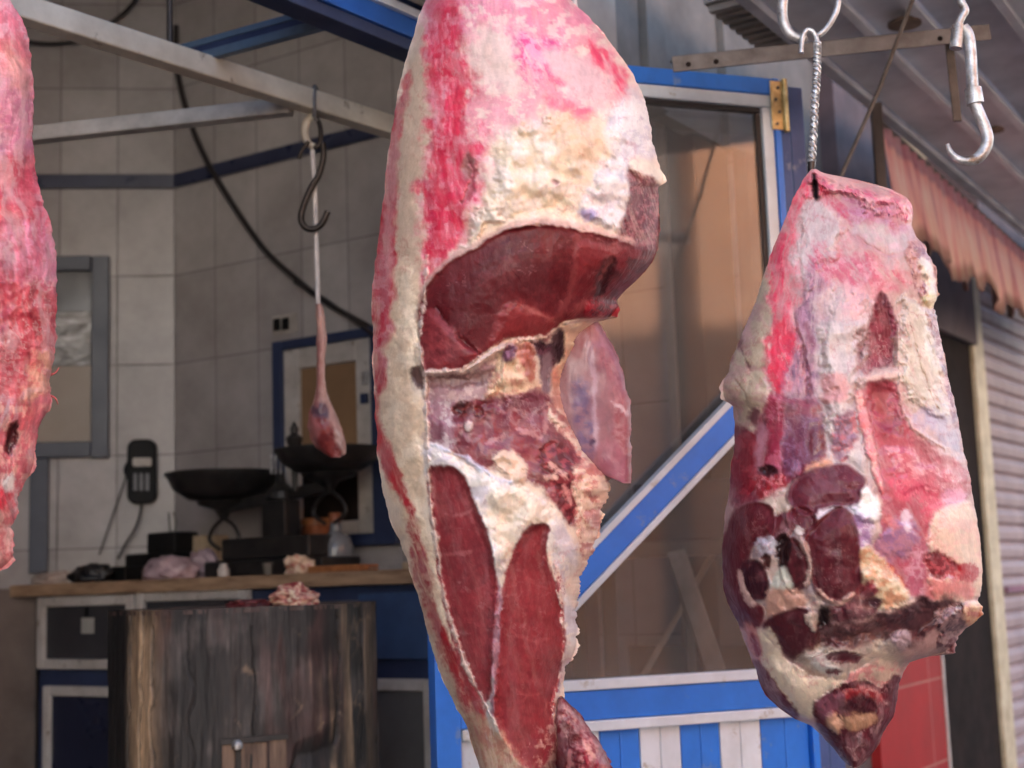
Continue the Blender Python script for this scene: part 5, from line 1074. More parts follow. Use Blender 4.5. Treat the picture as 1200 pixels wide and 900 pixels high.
Lr = [
 L([(870,300),(905,280),(908,340),(898,400),(906,464),(890,474),(868,500),(856,478),(840,460),(856,420),(874,380)], (196,178,156), 10, 12, 14, h=3.4, fl=(18,3), col2=(192,160,150), c2s=12),
 L([(948,204),(1000,212),(1066,235),(1070,258),(1044,250),(990,234),(954,226)], (222,120,144), 9, 11, 10, h=10.2, hf=12, st=(15,30,5,.4), col2=(232,180,178), c2s=12),
 L([(952,212),(975,226),(1000,258),(985,252),(960,232)], (200,60,88), 4, 6, 9, st=(45,20,4,.4)),
 L([(930,215),(952,208),(950,228),(936,262),(934,300),(944,330),(932,400),(934,440),(918,462),(902,436),(898,400),(902,340),(912,280),(920,245)], (224,78,106), 10, 15, 14, st=(100,34,6,.7), col2=(234,120,136), c2s=12),
 L([(900,400),(920,380),(932,420),(924,456),(908,450)], (224,54,86), 9, 13, 12, op=.95), L(E(884,485,6,11), (112,60,70), 4, 5, 7, op=.9),
 L([(940,250),(975,236),(985,280),(960,330),(942,360),(936,310)], (206,190,188), 12, 13, 16, st=(110,40,6,.5), h=3.4),
 L([(990,234),(1020,236),(1054,250),(1056,268),(1020,268),(996,262)], (182,110,136), 11, 14, 10, st=(20,20,4,.5), col2=(196,140,166)),
 L([(1000,262),(1050,262),(1066,280),(1060,310),(1030,300),(1004,290)], (196,182,180), 12, 14, 12, st=(70,26,4,.4), col2=(206,180,184)),
 L([(955,300),(985,288),(1010,296),(1040,310),(1062,318),(1058,342),(1030,352),(1000,340),(965,345)], (202,98,120), 12, 17, 12, st=(50,24,5,.8), col2=(216,150,160), c2s=8),
 L([(946,330),(966,320),(958,420),(964,468),(940,474),(924,462),(928,414)], (144,98,122), 11, 14, 14, st=(95,40,5,.6), col2=(180,130,150)),
 L([(966,345),(990,340),(1010,350),(1014,400),(1008,480),(1004,520),(980,520),(964,470),(960,400)], (214,196,190), 11, 12, 16, h=6.8, hf=16, st=(92,50,6,.4), col2=(216,196,196)),
 L([(984,340),(1010,336),(1014,360),(1000,380),(988,370)], (222,170,172), 10, 12, 10, op=.7),
 L([(1028,344),(1042,352),(1050,378),(1054,402),(1051,430),(1012,436),(1007,408),(1018,376)], (126,44,60), 4, 5, 9, h=-8.5, hf=10, st=(75,24,4,.25), col2=(156,72,86), c2s=8, part=2),
 L([(1010,436),(1030,428),(1052,428),(1052,444),(1016,450)], (216,190,180), 4, 4, 8, h=5.1, hf=6),
 L([(1012,450),(1052,446),(1066,480),(1070,520),(1040,520),(1014,480)], (168,58,78), 9, 11, 10, col2=(196,104,116), c2s=9),
 L([(1062,290),(1076,280),(1096,318),(1100,345),(1098,376),(1086,380),(1074,340)], (196,150,142), 4, 7, 8, fl=(10,7), col2=(140,70,80), c2s=7, h=5.1),
 L([(1078,300),(1092,312),(1096,340),(1086,345)], (230,214,196), 3, 5, 7, fl=(8,5), h=6.8), L(E(1090,352,10,10), (226,210,170), 3, 4, 6, h=11.9, hf=8),
 L([(1050,376),(1068,350),(1090,370),(1104,410),(1112,460),(1118,490),(1104,500),(1080,480),(1062,450),(1052,410)], (208,194,176), 9, 10, 12, h=8.5, hf=12, st=(65,40,6,.35), col2=(222,210,194), c2s=14, part=3),
 L([(1086,372),(1098,376),(1112,440),(1124,500),(1116,496),(1104,430)], (140,74,88), 3, 4, 8, col2=(190,150,150), c2s=6),
 L([(1080,484),(1112,486),(1124,510),(1128,540),(1106,520)], (170,156,178), 9, 11, 10, op=.9),
 # mid
 L([(858,506),(866,500),(884,500),(898,470),(912,462),(940,466),(964,470),(968,520),(966,542),(946,556),(930,570),(905,590),(866,600),(856,570)], (146,50,70), 4, 6, 14, h=4, hf=14, flat=.6, st=(98,34,6,.25), col2=(122,42,60), c2s=12),
 L([(862,508),(884,504),(888,540),(880,575),(862,580),(857,545)], (140,32,50), 4, 6, 12, st=(95,30,5,.3), col2=(166,56,70), c2s=9, h=3, flat=.6),
 L([(886,500),(897,498),(896,540),(888,552),(884,530)], (188,134,146), 4, 5, 9, op=.85),
 L([(900,468),(918,464),(920,500),(916,548),(902,548),(900,510)], (166,54,80), 4, 6, 10, st=(92,30,5,.4), col2=(192,100,120), c2s=8, h=2),
 L([(918,492),(945,486),(966,500),(964,530),(944,548),(926,556),(918,530)], (124,64,90), 4, 7, 12, st=(80,26,5,.4), col2=(146,100,126), c2s=9),
 L([(946,500),(966,500),(968,526),(950,540),(944,524)], (112,34,54), 4, 5, 9, h=3, flat=.6), L([(944,552),(958,540),(972,536),(974,552),(954,560),(944,566)], (214,160,132), 3, 4, 8, h=3, fl=(9,3)),
 L([(884,560),(904,555),(922,560),(920,576),(900,584),(884,578)], (166,48,60), 3, 5, 7, fl=(9,4), col2=(216,130,132), c2s=5), L(E(900,552,12,6), (72,26,34), 2.5, 3, 6, h=-9, hf=5),
 # white tendon and long pink muscle with its rolled edge
 L([(956,380),(1010,376),(1012,440),(1012,470),(1024,520),(1030,560),(1004,556),(976,548),(970,500),(962,440)], (204,188,184), 6, 6, 14, h=6, hf=18, st=(86,44,6,.35), col2=(214,200,194), c2s=14),
 L([(964,438),(990,440),(994,466),(976,474),(966,466)], (220,160,158), 5, 7, 9, op=.85),
 L([(980,488),(1002,484),(1004,512),(992,540),(978,534)], (160,116,134), 4, 7, 9, op=.9, col2=(186,92,104), c2s=7),
 L([(1013,449),(1030,446),(1050,447),(1058,478),(1070,502),(1090,518),(1124,544),(1138,560),(1138,580),(1122,596),(1096,600),(1090,640),(1078,690),(1062,700),(1046,680),(1028,655),(1032,600),(1032,572),(1020,520)], (182,78,96), 4, 6, 14, h=-4, hf=14, flat=.5, st=(62,40,6,.4), col2=(176,72,90), c2s=14, part=4),
 L([(1014,450),(1050,448),(1058,480),(1064,506),(1040,510),(1022,490)], (156,48,64), 6, 7, 11, col2=(182,76,88), c2s=9, h=-5, hf=16),
 L([(1003,466),(1012,462),(1020,500),(1034,560),(1036,580),(1028,566),(1012,520)], (226,136,138), 3, 4, 10, dome=8, hf=6, col2=(226,176,166), c2s=8),
 L([(1044,520),(1080,530),(1116,552),(1132,570),(1110,588),(1078,580),(1046,560)], (200,96,112), 8, 10, 12, op=.85, st=(35,30,5,.6), col2=(226,160,164), c2s=8, h=4, hf=14),
 L([(1046,560),(1076,558),(1078,578),(1054,582)], (214,84,112), 6, 8, 9, op=.8), L([(1076,582),(1100,580),(1102,600),(1084,606)], (212,78,106), 5, 8, 8, op=.9), L([(1104,574),(1130,578),(1128,590),(1108,592)], (222,150,176), 5, 6, 8, op=.9),
 L([(1032,616),(1050,606),(1068,612),(1074,640),(1064,656),(1042,660),(1028,650)], (160,118,150), 6, 8, 10, op=.95, h=4, hf=12, col2=(184,130,146), c2s=8), L([(1056,600),(1064,598),(1066,622),(1060,624)], (228,206,212), 3, 4, 6, op=.85),
 L([(1030,600),(1044,606),(1054,618),(1046,620),(1032,612)], (196,96,96), 3, 5, 7, op=.8), L([(1064,650),(1090,640),(1098,690),(1080,704),(1066,690)], (186,98,118), 5, 7, 9, col2=(206,150,160), c2s=6),
 L([(1036,662),(1050,668),(1068,694),(1062,702),(1046,686)], (176,58,62), 3, 5, 7, col2=(216,140,110), c2s=6),
 # cream outer fat at the right with its red window
 L([(1092,602),(1112,592),(1138,590),(1150,640),(1152,690),(1130,704),(1096,704),(1088,660)], (222,194,172), 4, 5, 12, dome=9, hf=26, col2=(224,182,168), c2s=14),
 L([(1082,652),(1096,646),(1112,650),(1124,660),(1128,672),(1108,680),(1090,676)], (134,40,50), 3, 6, 8, h=-6, hf=6, col2=(186,86,92), c2s=6), L([(1120,662),(1142,660),(1143,680),(1124,684),(1112,680)], (178,48,58), 3, 5, 8, h=-2), L([(1088,680),(1112,682),(1138,686),(1138,700),(1104,702),(1086,696)], (216,130,126), 5, 6, 8, op=.85),
 # fat bed, bulging as a whole
 L(E(932,640,96,92), (200,170,160), 30, 4, 20, op=0, dome=20, hf=90),
 L([(866,600),(890,584),(926,566),(966,548),(1004,552),(1028,572),(1032,606),(1024,645),(1032,660),(1060,690),(1072,706),(1050,716),(1026,722),(990,722),(930,724),(890,722),(868,700),(856,650)], (214,190,178), 4, 5, 12, fl=(16,4), col2=(182,160,160), c2s=12),
 L([(999,572),(1012,568),(1028,584),(1031,606),(1018,614),(1000,604)], (236,232,226), 3, 4, 9, dome=9, hf=12, fl=(12,3)), L([(956,592),(976,588),(1000,586),(1004,602),(980,600),(962,608),(952,606)], (214,206,212), 2.5, 3, 8, h=3),
 L([(999,610),(1020,612),(1020,640),(1006,646)], (176,140,172), 5, 6, 9, col2=(206,190,204), c2s=6), L([(1004,650),(1022,644),(1048,672),(1066,700),(1046,714),(1022,706),(1006,690)], (222,202,170), 4, 5, 9, dome=7, hf=14, fl=(13,3), col2=(218,168,134), c2s=10),
 L([(890,586),(912,582),(932,586),(926,600),(904,602)], (206,184,166), 4, 5, 8, h=2, fl=(10,3)),
 # maroon muscles
 L([(865,601),(885,591),(900,599),(901,621),(888,632),(877,640),(873,656),(868,670),(868,684),(878,709),(889,714),(886,731),(867,730),(852,702),(845,672),(848,648),(856,620)], (112,42,52), 3, 2, 18, dome=15, hf=18, flat=.6, part=1, col2=(116,48,58), c2s=10),
 L([(872,670),(882,662),(892,668),(896,684),(894,696),(884,698),(874,688)], (74,32,44), 3, 2, 18, dome=8, hf=9, flat=.5, part=1, col2=(92,38,48), c2s=7),
 L([(927,582),(933,569),(949,558),(966,553),(988,550),(1000,555),(1010,564),(1003,574),(1002,586),(977,588),(957,592),(951,601),(938,596)], (112,46,58), 3, 2, 18, dome=16, hf=18, flat=.6, part=1, col2=(112,56,68), c2s=9),
 L([(926,602),(938,597),(951,607),(953,616),(944,624),(932,617)], (106,38,48), 3, 2, 18, dome=9, hf=9, flat=.5, part=1), L([(903,612),(922,606),(926,620),(912,630),(902,624)], (110,40,52), 3, 4, 7, dome=5, hf=8, part=1),
 L([(947,636),(956,620),(975,602),(989,600),(999,623),(1003,652),(1004,686),(983,701),(962,694),(954,672)], (106,40,50), 3, 2, 18, dome=18, hf=22, flat=.6, part=1, col2=(96,34,44), c2s=12),
 L([(918,642),(927,634),(938,648),(947,672),(940,687),(928,688),(919,668)], (98,38,47), 3, 2, 18, dome=11, hf=12, flat=.5, part=1, col2=(84,32,40), c2s=8),
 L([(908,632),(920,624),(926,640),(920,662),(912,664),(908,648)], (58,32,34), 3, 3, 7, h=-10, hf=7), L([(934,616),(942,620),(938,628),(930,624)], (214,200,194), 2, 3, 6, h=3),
 L([(888,634),(906,630),(906,646),(896,656),(888,648)], (204,196,202), 3, 4, 7, h=4, fl=(9,3)), L(E(898,658,5,9), (96,52,50), 2, 3, 6, h=-7, hf=5), L([(903,684),(914,664),(924,672),(928,690),(912,698)], (206,204,190), 3, 3, 8, h=3),
 L([(864,668),(870,672),(874,690),(886,706),(880,712),(868,694)], (212,176,166), 2, 3, 6, h=4, hf=4), L([(936,630),(946,638),(952,664),(948,684),(942,688),(948,664),(940,646)], (206,178,166), 2, 3, 6, h=4, hf=4),
 L([(899,694),(926,690),(944,700),(940,716),(916,722),(900,730)], (212,168,150), 3, 4, 8, h=4, fl=(10,3)),
 L([(970,716),(987,706),(1005,695),(1010,708),(1034,705),(1024,720),(1005,726),(980,730)], (112,38,52), 2.5, 4, 8, dome=5, hf=9, col2=(88,30,40), c2s=8), L([(961,691),(980,706),(998,695),(1000,699),(980,712),(960,696)], (206,170,156), 2, 3, 6, h=4, hf=3),
 L([(1004,690),(1022,680),(1030,694),(1014,704)], (150,60,70), 3, 4, 7), L([(1014,700),(1034,702),(1026,710),(1012,712)], (90,42,54), 2.5, 3, 6),
 # maroon hollow under the right muscle, darkened by painted shade, and the lower end
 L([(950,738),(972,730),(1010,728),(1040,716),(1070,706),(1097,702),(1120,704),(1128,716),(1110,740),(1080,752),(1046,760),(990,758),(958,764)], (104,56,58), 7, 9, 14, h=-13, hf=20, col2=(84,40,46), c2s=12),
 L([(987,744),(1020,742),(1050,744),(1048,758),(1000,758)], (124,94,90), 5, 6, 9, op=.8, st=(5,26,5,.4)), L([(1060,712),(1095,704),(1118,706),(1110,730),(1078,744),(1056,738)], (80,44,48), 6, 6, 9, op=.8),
 L([(1095,720),(1116,708),(1134,712),(1130,736),(1108,746),(1098,736)], (156,124,122), 3, 5, 7, h=12, hf=8, fl=(9,5), col2=(84,40,48), c2s=7), L([(1130,708),(1150,706),(1155,720),(1142,734),(1130,726)], (216,176,140), 2.5, 4, 7, dome=9, hf=8, fl=(8,4), col2=(190,110,90), c2s=6),
 L([(1100,742),(1122,744),(1122,770),(1104,768)], (170,140,138), 3, 4, 7, h=8, hf=6, fl=(8,4), col2=(110,50,56), c2s=6), L([(1046,744),(1064,738),(1066,756),(1050,764)], (176,152,156), 3, 4, 7, h=6, hf=6, fl=(9,3)),
 L([(899,732),(915,724),(931,718),(942,720),(950,733),(954,747),(950,764),(943,771),(926,765),(912,751)], (92,36,45), 3, 2, 16, dome=10, hf=14, flat=.6, part=1, col2=(88,38,46), c2s=9),
 L([(944,721),(956,719),(959,730),(955,740),(947,734)], (210,190,176), 2, 3, 6, dome=5, hf=5), L([(959,714),(970,712),(972,728),(962,734)], (56,34,34), 2.5, 3, 6, h=-6, hf=5),
 L([(952,762),(975,756),(1010,758),(1044,752),(1058,768),(1050,792),(1020,800),(990,800),(955,792),(936,776)], (190,174,162), 5, 6, 10, h=3, st=(8,28,5,.45), col2=(214,196,176), c2s=9),
 L([(946,768),(960,762),(972,776),(986,784),(974,790),(954,784)], (206,198,192), 3, 4, 8, h=4), L([(968,768),(985,762),(1009,768),(1004,776),(980,778)], (96,36,46), 2, 3, 7, h=-4, hf=5), L(E(977,787,9,3), (104,50,56), 2, 3, 5, h=-3, hf=3), L([(940,780),(960,790),(980,796),(968,800),(948,794)], (176,146,130), 4, 5, 7, op=.8),
 L([(888,742),(900,737),(913,755),(928,777),(950,792),(979,797),(992,802),(975,818),(957,832),(935,838),(915,820),(900,796),(892,774)], (230,212,188), 4, 5, 12, dome=10, hf=22, fl=(24,2.5), col2=(226,208,188), c2s=14),
 L([(990,800),(1004,782),(1030,776),(1052,780),(1050,800),(1036,808),(1012,798),(998,806)], (220,196,180), 4, 5, 9, dome=6, hf=12, col2=(222,160,156), c2s=8),
 L([(872,730),(884,734),(893,760),(888,774),(878,758)], (206,140,132), 3, 3, 7, dome=5, hf=6), L([(879,742),(885,744),(891,762),(886,768)], (150,44,54), 2, 3, 6), L([(884,780),(895,788),(908,806),(920,824),(930,838),(915,836),(897,816)], (112,40,54), 3, 4, 8, dome=4, hf=6, part=1),
 L([(957,834),(972,818),(987,810),(1011,802),(1033,813),(1044,802),(1052,800),(1048,830),(1036,852),(1004,900),(990,892),(970,868)], (108,42,54), 3, 5, 10, dome=10, hf=16, fl=(14,3), col2=(92,32,42), c2s=9, part=1),
 L([(986,818),(1000,808),(1011,802),(1034,813),(1028,823),(1009,813),(992,826)], (160,54,60), 4, 6, 9, op=.85, h=2, hf=5, col2=(190,104,96), c2s=7), L([(987,832),(1009,816),(1029,827),(1024,837),(1004,838)], (78,32,42), 4, 5, 8, op=.8, h=-3, hf=6),
 L([(967,838),(980,834),(988,850),(980,858),(968,850)], (206,164,140), 2.5, 4, 7, dome=5, hf=6), L([(988,838),(1026,836),(1024,850),(1004,856),(990,852)], (184,146,118), 3, 4, 7, op=.9, h=2), L([(958,820),(980,814),(990,820),(975,836),(960,840)], (150,96,110), 4, 5, 7, op=.85),
 # hook slit
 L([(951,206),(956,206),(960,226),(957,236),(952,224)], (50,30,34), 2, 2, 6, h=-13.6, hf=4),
 LN([(1010,372),(1006,420),(1004,464)], 3, (150,76,92), h=-8, hf=6, op=.4, f=5), LN([(1050,372),(1054,430),(1058,478),(1072,502),(1108,526)], 2.4, (220,190,176), h=6, hf=5, op=.6, f=3),
 LN([(930,372),(944,430),(948,466)], 3, (130,54,74), h=-7, hf=6, op=.4, f=5), LN([(862,380),(868,410),(880,436)], 2.6, (110,60,66), h=-4, hf=4, op=.8), LN([(944,380),(949,400),(951,416)], 4, (140,64,84), op=.8, f=4),
 LN([(1064,380),(1080,430),(1100,480)], 1.8, (190,168,150), h=-6, hf=5, op=.4, f=4), LN([(1080,372),(1096,420),(1110,470)], 1.8, (190,168,150), h=-6, hf=5, op=.4, f=4), LN([(856,440),(872,462),(880,480)], 1.6, (140,120,110), h=-4, hf=4, op=.5, f=3), LN([(848,452),(860,470),(866,490)], 1.6, (140,120,110), h=-4, hf=4, op=.5, f=3),
 LN([(960,250),(1000,280),(1040,300),(1062,300)], 3, (196,110,130), h=-3, hf=6, op=.4, f=6), LN([(885,300),(872,350),(862,410),(850,440)], 2, (120,56,60), op=.6, f=3)]
def th_r(y): return float(np.interp(y, [198, 230, 330, 480, 620, 720, 800, 900], [4, 22, 56, 90, 135, 125, 70, 10]))
def jr_r(y): return 2 + 5*(285 < y < 375) + 3*(700 < y < 772)
meat('shoulder', t, rows, DR, th_r, (200,164,160), Lr, 1.4, 280, 56, 31, (lambda y: 2 + 2*(430 < y < 480), jr_r), {0: 'membrane', 1: 'maroon_muscle', 2: 'red_muscle', 3: 'fat_sheet', 4: 'pink_muscle'}, {1: 'meat_lean', 2: 'meat_lean'}, glob=(34, 5), fil=(.4, .6), fib=(75, .14), gain=.97, veil=.2)

# ---- left: rib slab
DL = 2.0
t = thing('rib_slab', 'pink fibrous slab of rib meat hanging at the left edge', 'meat', at(-40, 700, DL))
rows = [(-80,-120,6),(0,-130,12),(20,-135,25),(45,-138,34),(80,-140,37),(90,-140,39),(120,-142,40),(160,-145,38),(200,-146,41),(230,-147,48),(255,-148,58),(300,-150,66),(350,-150,67),(400,-150,66),(430,-150,62),(450,-150,58),(466,-150,63),(480,-149,58),(500,-148,46),(520,-146,40),(545,-143,41),(560,-142,32),(585,-140,20),(600,-138,22),(618,-136,14),(640,-134,16),(656,-132,18),(666,-130,8),(674,-128,-10),(690,-120,-60),(700,-110,-80)]
Lq = [
 L([(-150,-80),(10,-80),(30,60),(36,130),(10,160),(-150,170)], (204,112,126), 14, 16, 24, st=(4,40,7,.6), col2=(222,166,172), c2s=18),
 L([(-150,110),(40,90),(44,160),(30,190),(-150,200)], (190,120,146), 14, 14, 20, st=(-10,40,6,.7), col2=(208,150,166)),
 L([(5,60),(36,80),(38,110),(20,100)], (214,160,144), 7, 9, 10, op=.5), 
 L([(-150,190),(40,180),(58,250),(50,270),(-150,262)], (186,66,86), 12, 14, 20, st=(3,34,5,.6), col2=(208,110,120), c2s=12),
 L([(-150,262),(52,262),(66,310),(66,335),(-150,340)], (204,136,158), 12, 12, 20, st=(85,34,5,.5), col2=(190,100,124)),
 L([(-150,335),(64,330),(67,385),(62,410),(-150,410)], (180,66,80), 10, 14, 16, col2=(200,104,110), c2s=9, st=(80,18,5,.4), fl=(14,2.5)),
 L([(-150,405),(60,400),(62,440),(40,470),(-150,470)], (196,78,92), 10, 12, 16, st=(12,34,5,.5), col2=(212,130,136)),
 L([(36,420),(58,410),(62,450),(48,470),(36,490),(24,470)], (214,172,148), 7, 9, 10, fl=(10,3), h=2, op=.8, col2=(206,130,120), c2s=8),
 L([(-20,470),(14,466),(22,490),(8,510),(-20,500)], (212,200,210), 5, 6, 10), 
 L([(-150,470),(30,470),(42,520),(36,560),(12,600),(-150,600)], (204,108,116), 10, 14, 14, st=(110,30,5,.6), col2=(222,170,160), c2s=10),
 L([(8,500),(20,494),(22,515),(12,535),(6,525)], (92,30,34), 3, 4, 7, h=-8, hf=6),
 L([(4,560),(14,555),(22,590),(16,605),(4,590)], (226,218,214), 4, 6, 8, h=3), L([(-10,580),(12,575),(18,596),(6,610),(-10,605)], (206,40,70), 5, 7, 8, op=.9),
 L([(-150,600),(12,600),(18,650),(16,668),(-150,672)], (222,178,170), 8, 8, 14, st=(95,30,5,.4), col2=(206,130,130), c2s=10),
]
meat('ribs', t, rows, DL, lambda y: float(np.interp(y, [-80, 0, 300, 600, 700], [30, 45, 65, 45, 10])), (206,120,130), Lq, 1.4, 180, 40, 57, (lambda y: 3, lambda y: 3.5 + 2*(y > 440)), {0: 'rib_meat'}, mat0='meat_rib', glob=(40, 4), fil=(.6, .3), fib=(87, .5), gain=.93, veil=.5)

rs = bpy.data.objects['rib_slab']
for (x, y, dx, dy) in ((57, 441, 12, -10), (59, 462, 9, 12), (38, 205, 6, 4)):
    b = MB(); b.tube(smooth_curve([at(x - 10, y, DL - .01), at(x + dx*.5, y + dy*.3, DL - .012), at(x + dx, y + dy, DL - .004)], 4), [.0024, .0023, .0021, .0019, .0016, .0013, .001, .0008, .0006], 6)
    b.build('loose_fibre', mat('fibre_pink', rgb(196, 96, 92), rgb(170, 70, 72), .45), rs, smooth=True)

# ---- organ on the rope, scraps
YO = 3.4
t = thing('hanging_organ', 'small pink organ on a long sinew hanging from the white rope', 'meat', at(385, 536, YO))
rowo = [(356,369,377),(366,370,380),(385,371,382),(400,370,383),(420,371,381),(445,371,381),(462,370,384),(474,366,389),(484,361,394),(500,360,400),(514,364,404),(525,371,406),(532,380,405),(536,388,399)]
meat('organ', t, rowo, YO, lambda y: float(np.interp(y, [356, 470, 505, 537], [6, 9, 18, 6])), (202,160,150), [
 L([(360,484),(378,488),(396,505),(404,528),(390,540),(372,528),(360,506)], (160,70,64), 4, 4, 9, h=4, hf=8, part=1, col2=(132,50,50), c2s=9),
 L([(364,476),(384,474),(388,488),(370,490)], (112,82,94), 3, 3, 7), L([(382,380),(388,440),(392,490),(404,524),(408,530),(400,530),(390,500),(380,440)], (210,170,160), 2, 3, 7),
 L([(369,380),(376,420),(374,470),(368,470)], (160,100,96), 3, 4, 8, op=.7)], 1.5, 50, 20, 71, (lambda y: 1.6, lambda y: 1.6), {0: 'sinew', 1: 'bulb'}, glob=(12, 2.5))

def scrap(name, label, c, rx, ry, rz, colors, seed, sub=5):
    from mathutils import noise
    o = crumple(name, c, rx, ry, rz, M['meat'], seed, .5, sub, fq=.55); me = o.data
    a = me.color_attributes.new('Col', 'FLOAT_COLOR', 'POINT'); co = np.zeros(len(me.vertices)*3); me.vertices.foreach_get('co', co); co = co.reshape(-1, 3)
    q = (co - co.mean(0))/max(rx, rz); n_ = fbm(q[:, 0]*2.4+q[:, 1]*1.3+seed, q[:, 2]*3, seed, 4)
    cc = np.ones((len(co), 4), np.float32); k = np.clip((n_+.5), 0, .999)*(len(colors)-1); i0 = k.astype(int); fr_ = (k-i0)[:, None]
    cl = np.array([s2l(c_) for c_ in colors]); i1 = np.minimum(i0+1, len(colors)-1); cc[:, :3] = cl[i0]*(1-fr_)+cl[i1]*fr_
    a.data.foreach_set('color', cc.ravel()); return tag(o, label, 'meat scrap')
p = at(345, 708, BY - .10); scrap('meat_scrap', 'ragged cream and red meat scrap on top of the chopping block', (p.x, p.y, BT - .004), .052, .04, .030, [(130,40,44),(176,84,76),(226,200,170),(214,150,136),(150,46,52),(226,206,180)], 9)
p = at(292, 712, BY - .12); scrap('meat_scrap', 'dark red sliver of meat left of the cream scrap on the block', (p.x, p.y, BT - .004), .05, .04, .013, [(70,26,28),(104,36,38),(84,30,32)], 12, 4)
scrap('meat_scrap', 'pale little meat scrap on the counter right of the scale', baseC(350, .07), .042, .04, .036, [(150,60,60),(214,190,160),(226,206,186),(190,130,116)], 15, 4)

# ------------------------------------------------------------------ hooks, rings, rope, rails
def hook_path(pts, Y): return smooth_curve([at(x, y, Y) for x, y in pts], 8)
def add(name, pts, Y, r, m, parent):
    b = MB(); b.tube(hook_path(pts, Y), r, 12); return b.build(name, m, parent, smooth=True)
# rail over the hanging meat (just above the picture)
rz = 2.02; ra = Vector((-1.05, 1.92, rz)); rb = Vector((1.35, 2.32, rz))
t = thing('meat_rail', 'galvanised overhead rail from which the meat hooks hang', 'rail', (ra + rb)/2)
b = MB(); b.tube([ra, rb], .017, 14); b.build('pipe', M['galv'], t, smooth=True)
for k in (.72, .95):
    p = ra.lerp(rb, k); b = MB(); b.tube([p + Vector((0, 0, .015)), Vector((p.x, p.y, 2.425))], .007, 8); b.build('hanger', M['galv'], t)
def rail_at(px):
    best = min(range(400), key=lambda i: abs((lambda q: (RM.transposed() @ (q - CAM)))(ra.lerp(rb, i/399)).x / -(RM.transposed() @ (ra.lerp(rb, i/399) - CAM)).z * F + 600 - px)); return ra.lerp(rb, best/399)
# hook for hindquarter and rib slab
for (px, yy, D, lab) in ((600, -55, DC, 'galvanised hook carrying the beef hindquarter'), (-60, -75, DL, 'galvanised hook carrying the rib slab at the left')):
    p = rail_at(px); q = at(px, yy, D + .0); b = MB()
    b.tube(smooth_curve([p + Vector((.0, .03, .0)), p + Vector((0, .02, .022)), p + Vector((0, -.012, .026)), p + Vector((0, -.026, .0)), (p + q)/2, q + Vector((0, 0, .02)), q + Vector((0, .03, -.05))], 6), .006, 10)
    tag(b.build('meat_hook', M['galv'], smooth=True), lab, 'hook')
add('tie_string', [(672, -14), (674, 6), (678, 24)], DC + .02, .004, M['rope'], None)
tag(bpy.data.objects['tie_string'], 'short white string end beside the top of the hindquarter', 'string')
# right hook set
YR = 2.2
t = thing('ring_hook', 'white galvanised open hook at the top holding the twisted rod', 'hook', at(950, -20, YR))
add('hook', [(930, -40), (921, -12), (917, 8), (919, 28), (927, 41), (938, 46), (944, 44)], YR, .0085, M['galv'], t)
add('ring', [(984, -30), (982, 4), (976, 22), (966, 36), (958, 42)], YR + .012, .005, M['galv'], t)
p = rail_at(948); b = MB(); b.tube(smooth_curve([p + Vector((0, .028, -.005)), p + Vector((0, .02, .02)), p + Vector((0, -.012, .026)), at(940, -60, YR), at(930, -40, YR)], 6), .007, 10); b.build('shank', M['galv'], t, smooth=True)
t = thing('twisted_hook', 'twisted steel rod hook carrying the beef shoulder', 'hook', at(952, 130, YR - .015))
pts = hook_path([(939, 62), (940, 46), (945, 36), (952, 37), (957, 46), (958, 62), (957, 90), (955, 120), (953, 160), (951, 196)], YR - .012)
b = MB(); b.tube(pts, .0042, 10); b.build('core', M['galv'], t, smooth=True)
st_ = pts[34:]; A_, B_ = [], []
i_ = 0; dense = []
for a, c in zip(st_[:-1], st_[1:]):
    for k in range(4): dense.append(a.lerp(c, k/4))
for i, p in enumerate(dense):
    an = i*.55; dv = Vector((math.cos(an), math.sin(an)*.8, 0))*.004; A_.append(p + dv); B_.append(p - dv)
for q in (A_, B_):
    b = MB(); b.tube(q, .0032, 6); b.build('twist_strand', M['galv'], t, smooth=True)
pts = hook_path([(951, 190), (951, 206), (954, 222), (958, 233), (960, 226)], YR - .035); b = MB(); b.tube(pts, [.006*(1 - .5*i/len(pts)) for i in range(len(pts))], 10); b.build('point', M['darkhook'], t, smooth=True)
# second white hook
YH = 2.05
t = thing('swivel_hook', 'empty white swivel hook hanging at the upper right', 'hook', at(1132, -10, YH))
add('chain_link', [(1128, -60), (1124, -20), (1126, 0), (1131, 12), (1127, 20), (1121, 34)], YH, .006, M['galv'], t)
q_ = rail_at(1128); b = MB(); b.tube(smooth_curve([q_ + Vector((0, .026, -.006)), q_ + Vector((0, .02, .02)), q_ + Vector((0, -.012, .025)), q_ + Vector((0, -.027, 0)), at(1128, -60, YH), at(1127, -56, YH)], 6), .006, 10); b.build('hanger_loop', M['galv'], t, smooth=True)
b = MB(); b.tube([at(1123, 30, YH), at(1120, 57, YH)], .0095, 12); b.build('swivel_pin', M['galv'], t, smooth=True)
pts = hook_path([(1128, 32), (1134, 40), (1137, 56), (1139, 90), (1141, 116), (1148, 135), (1155, 152), (1157, 166), (1151, 180), (1140, 188), (1126, 188), (1115, 180), (1110, 169)], YH)
b = MB(); b.tube(pts, [.0088 if i < len(pts)*.7 else .0088*(1 - .65*(i/len(pts) - .7)/.3) for i in range(len(pts))], 12); b.build('hook', M['galv'], t, smooth=True)
b = MB(); b.tube([at(1140, 104, YH), at(1143, 122, YH)], .013, 14); b.build('collar', M['galv'], t, smooth=True)
# wire
b = MB(); b.tube([at(1077, -20, 2.9), at(1030, 105, 2.9), at(984, 210, 2.9)], .0045, 8)
tag(b.build('slanting_wire', M['rust'], smooth=True), 'thin rusty wire slanting down behind the shoulder cut', 'wire')
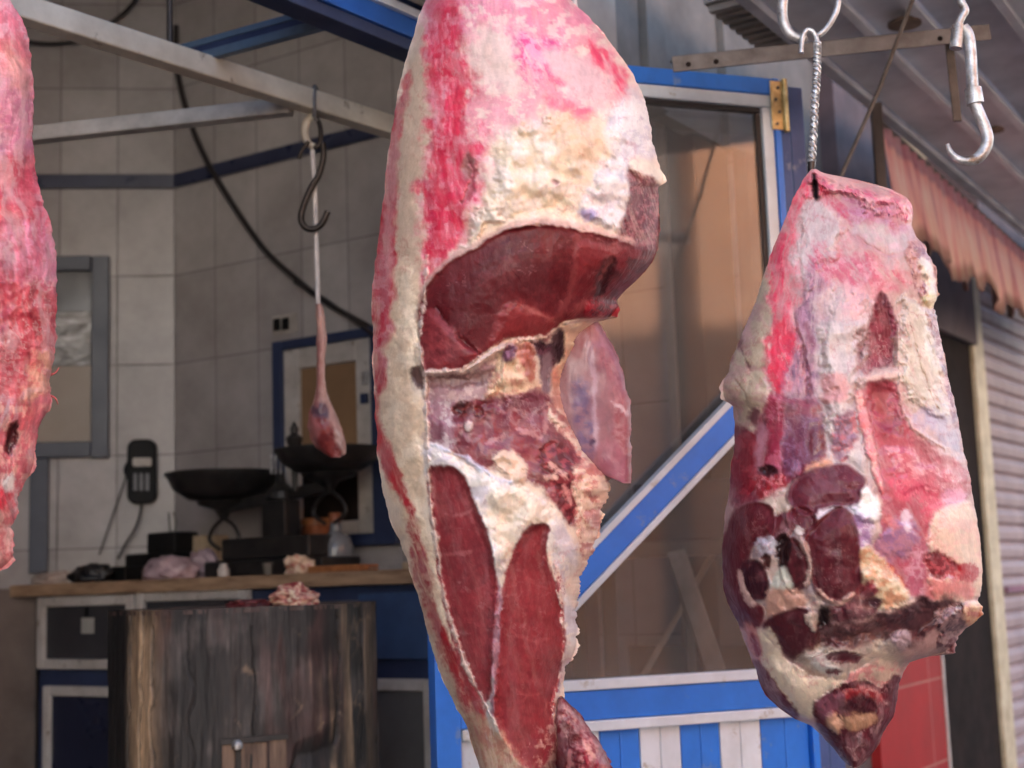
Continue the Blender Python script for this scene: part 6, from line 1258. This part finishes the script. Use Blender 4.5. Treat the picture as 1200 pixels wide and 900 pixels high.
# angle iron
t = thing('angle_iron', 'drilled grey angle iron bracket across the underside of the canopy', 'bracket', at(960, 55, 3.0))
pa, pb_ = at(788, 76, 3.0), at(1160, 38, 3.05)
b = MB(); b.bar(pa, pb_, .006, .034); b.build('web', M['steel_bar'], t, bevel=.001)
b = MB(); b.bar(pa + Vector((0, .018, .018)), pb_ + Vector((0, .018, .018)), .034, .005); b.build('flange', M['steel_bar'], t, bevel=.001)
for px in (806, 838, 1100, 1130):
    f_ = (px - 788)/372; p = pa.lerp(pb_, f_); b = MB(); b.tube([p + Vector((0, -.0035, -.004)), p + Vector((0, -.0045, -.004))], .006, 10); b.build('bolt_hole', M['dark_fill'], t)
p = at(1117, 45, 3.06); b = MB(); b.bar(p + Vector((0, .03, .0)), at(1122, 142, 3.06), .018, .006, (0, 1, 0)); b.build('rusty_strap', M['rust'], t)

# rope with ring and dark S-hook at the cream bar
t = thing('rope', 'white cotton rope hanging from the ring on the cream bar', 'rope', at(370, 250, YO))
add('cord', [(366, 176), (369, 230), (371, 300), (373, 362)], YO, .0062, M['rope'], t)
t = thing('bar_ring', 'pale loop and wire shackle hung round the cream bar', 'ring', at(366, 150, YO))
add('loop', [(368, 136), (360, 142), (357, 156), (361, 168), (368, 172)], YO, .009, M['cream'], t)
add('loop', [(368, 136), (374, 144), (376, 158), (374, 170), (367, 174)], YO, .006, M['darkhook'], t)
pts = [pA + Vector((.0, -.028, -.045)), pA + Vector((0, -.034, 0)), pA + Vector((0, -.02, .036)), pA + Vector((0, .02, .036)), pA + Vector((0, .034, 0)), pA + Vector((0, .02, -.034)), pA + Vector((0, -.012, -.045))]
b = MB(); b.tube(smooth_curve(pts, 6), .006, 8); b.build('shackle', M['steel_bar'], t, smooth=True)
t = thing('dark_hook', 'dark iron meat hook hanging empty beside the white rope', 'hook', at(366, 220, YO))
add('hook', [(378, 168), (379, 184), (374, 204), (364, 222), (355, 244), (353, 258), (359, 267), (369, 268), (378, 261), (384, 248)], YO - .02, .008, M['darkhook'], t)
add('spike', [(350, 186), (354, 176), (362, 166)], YO - .02, .005, M['darkhook'], t)
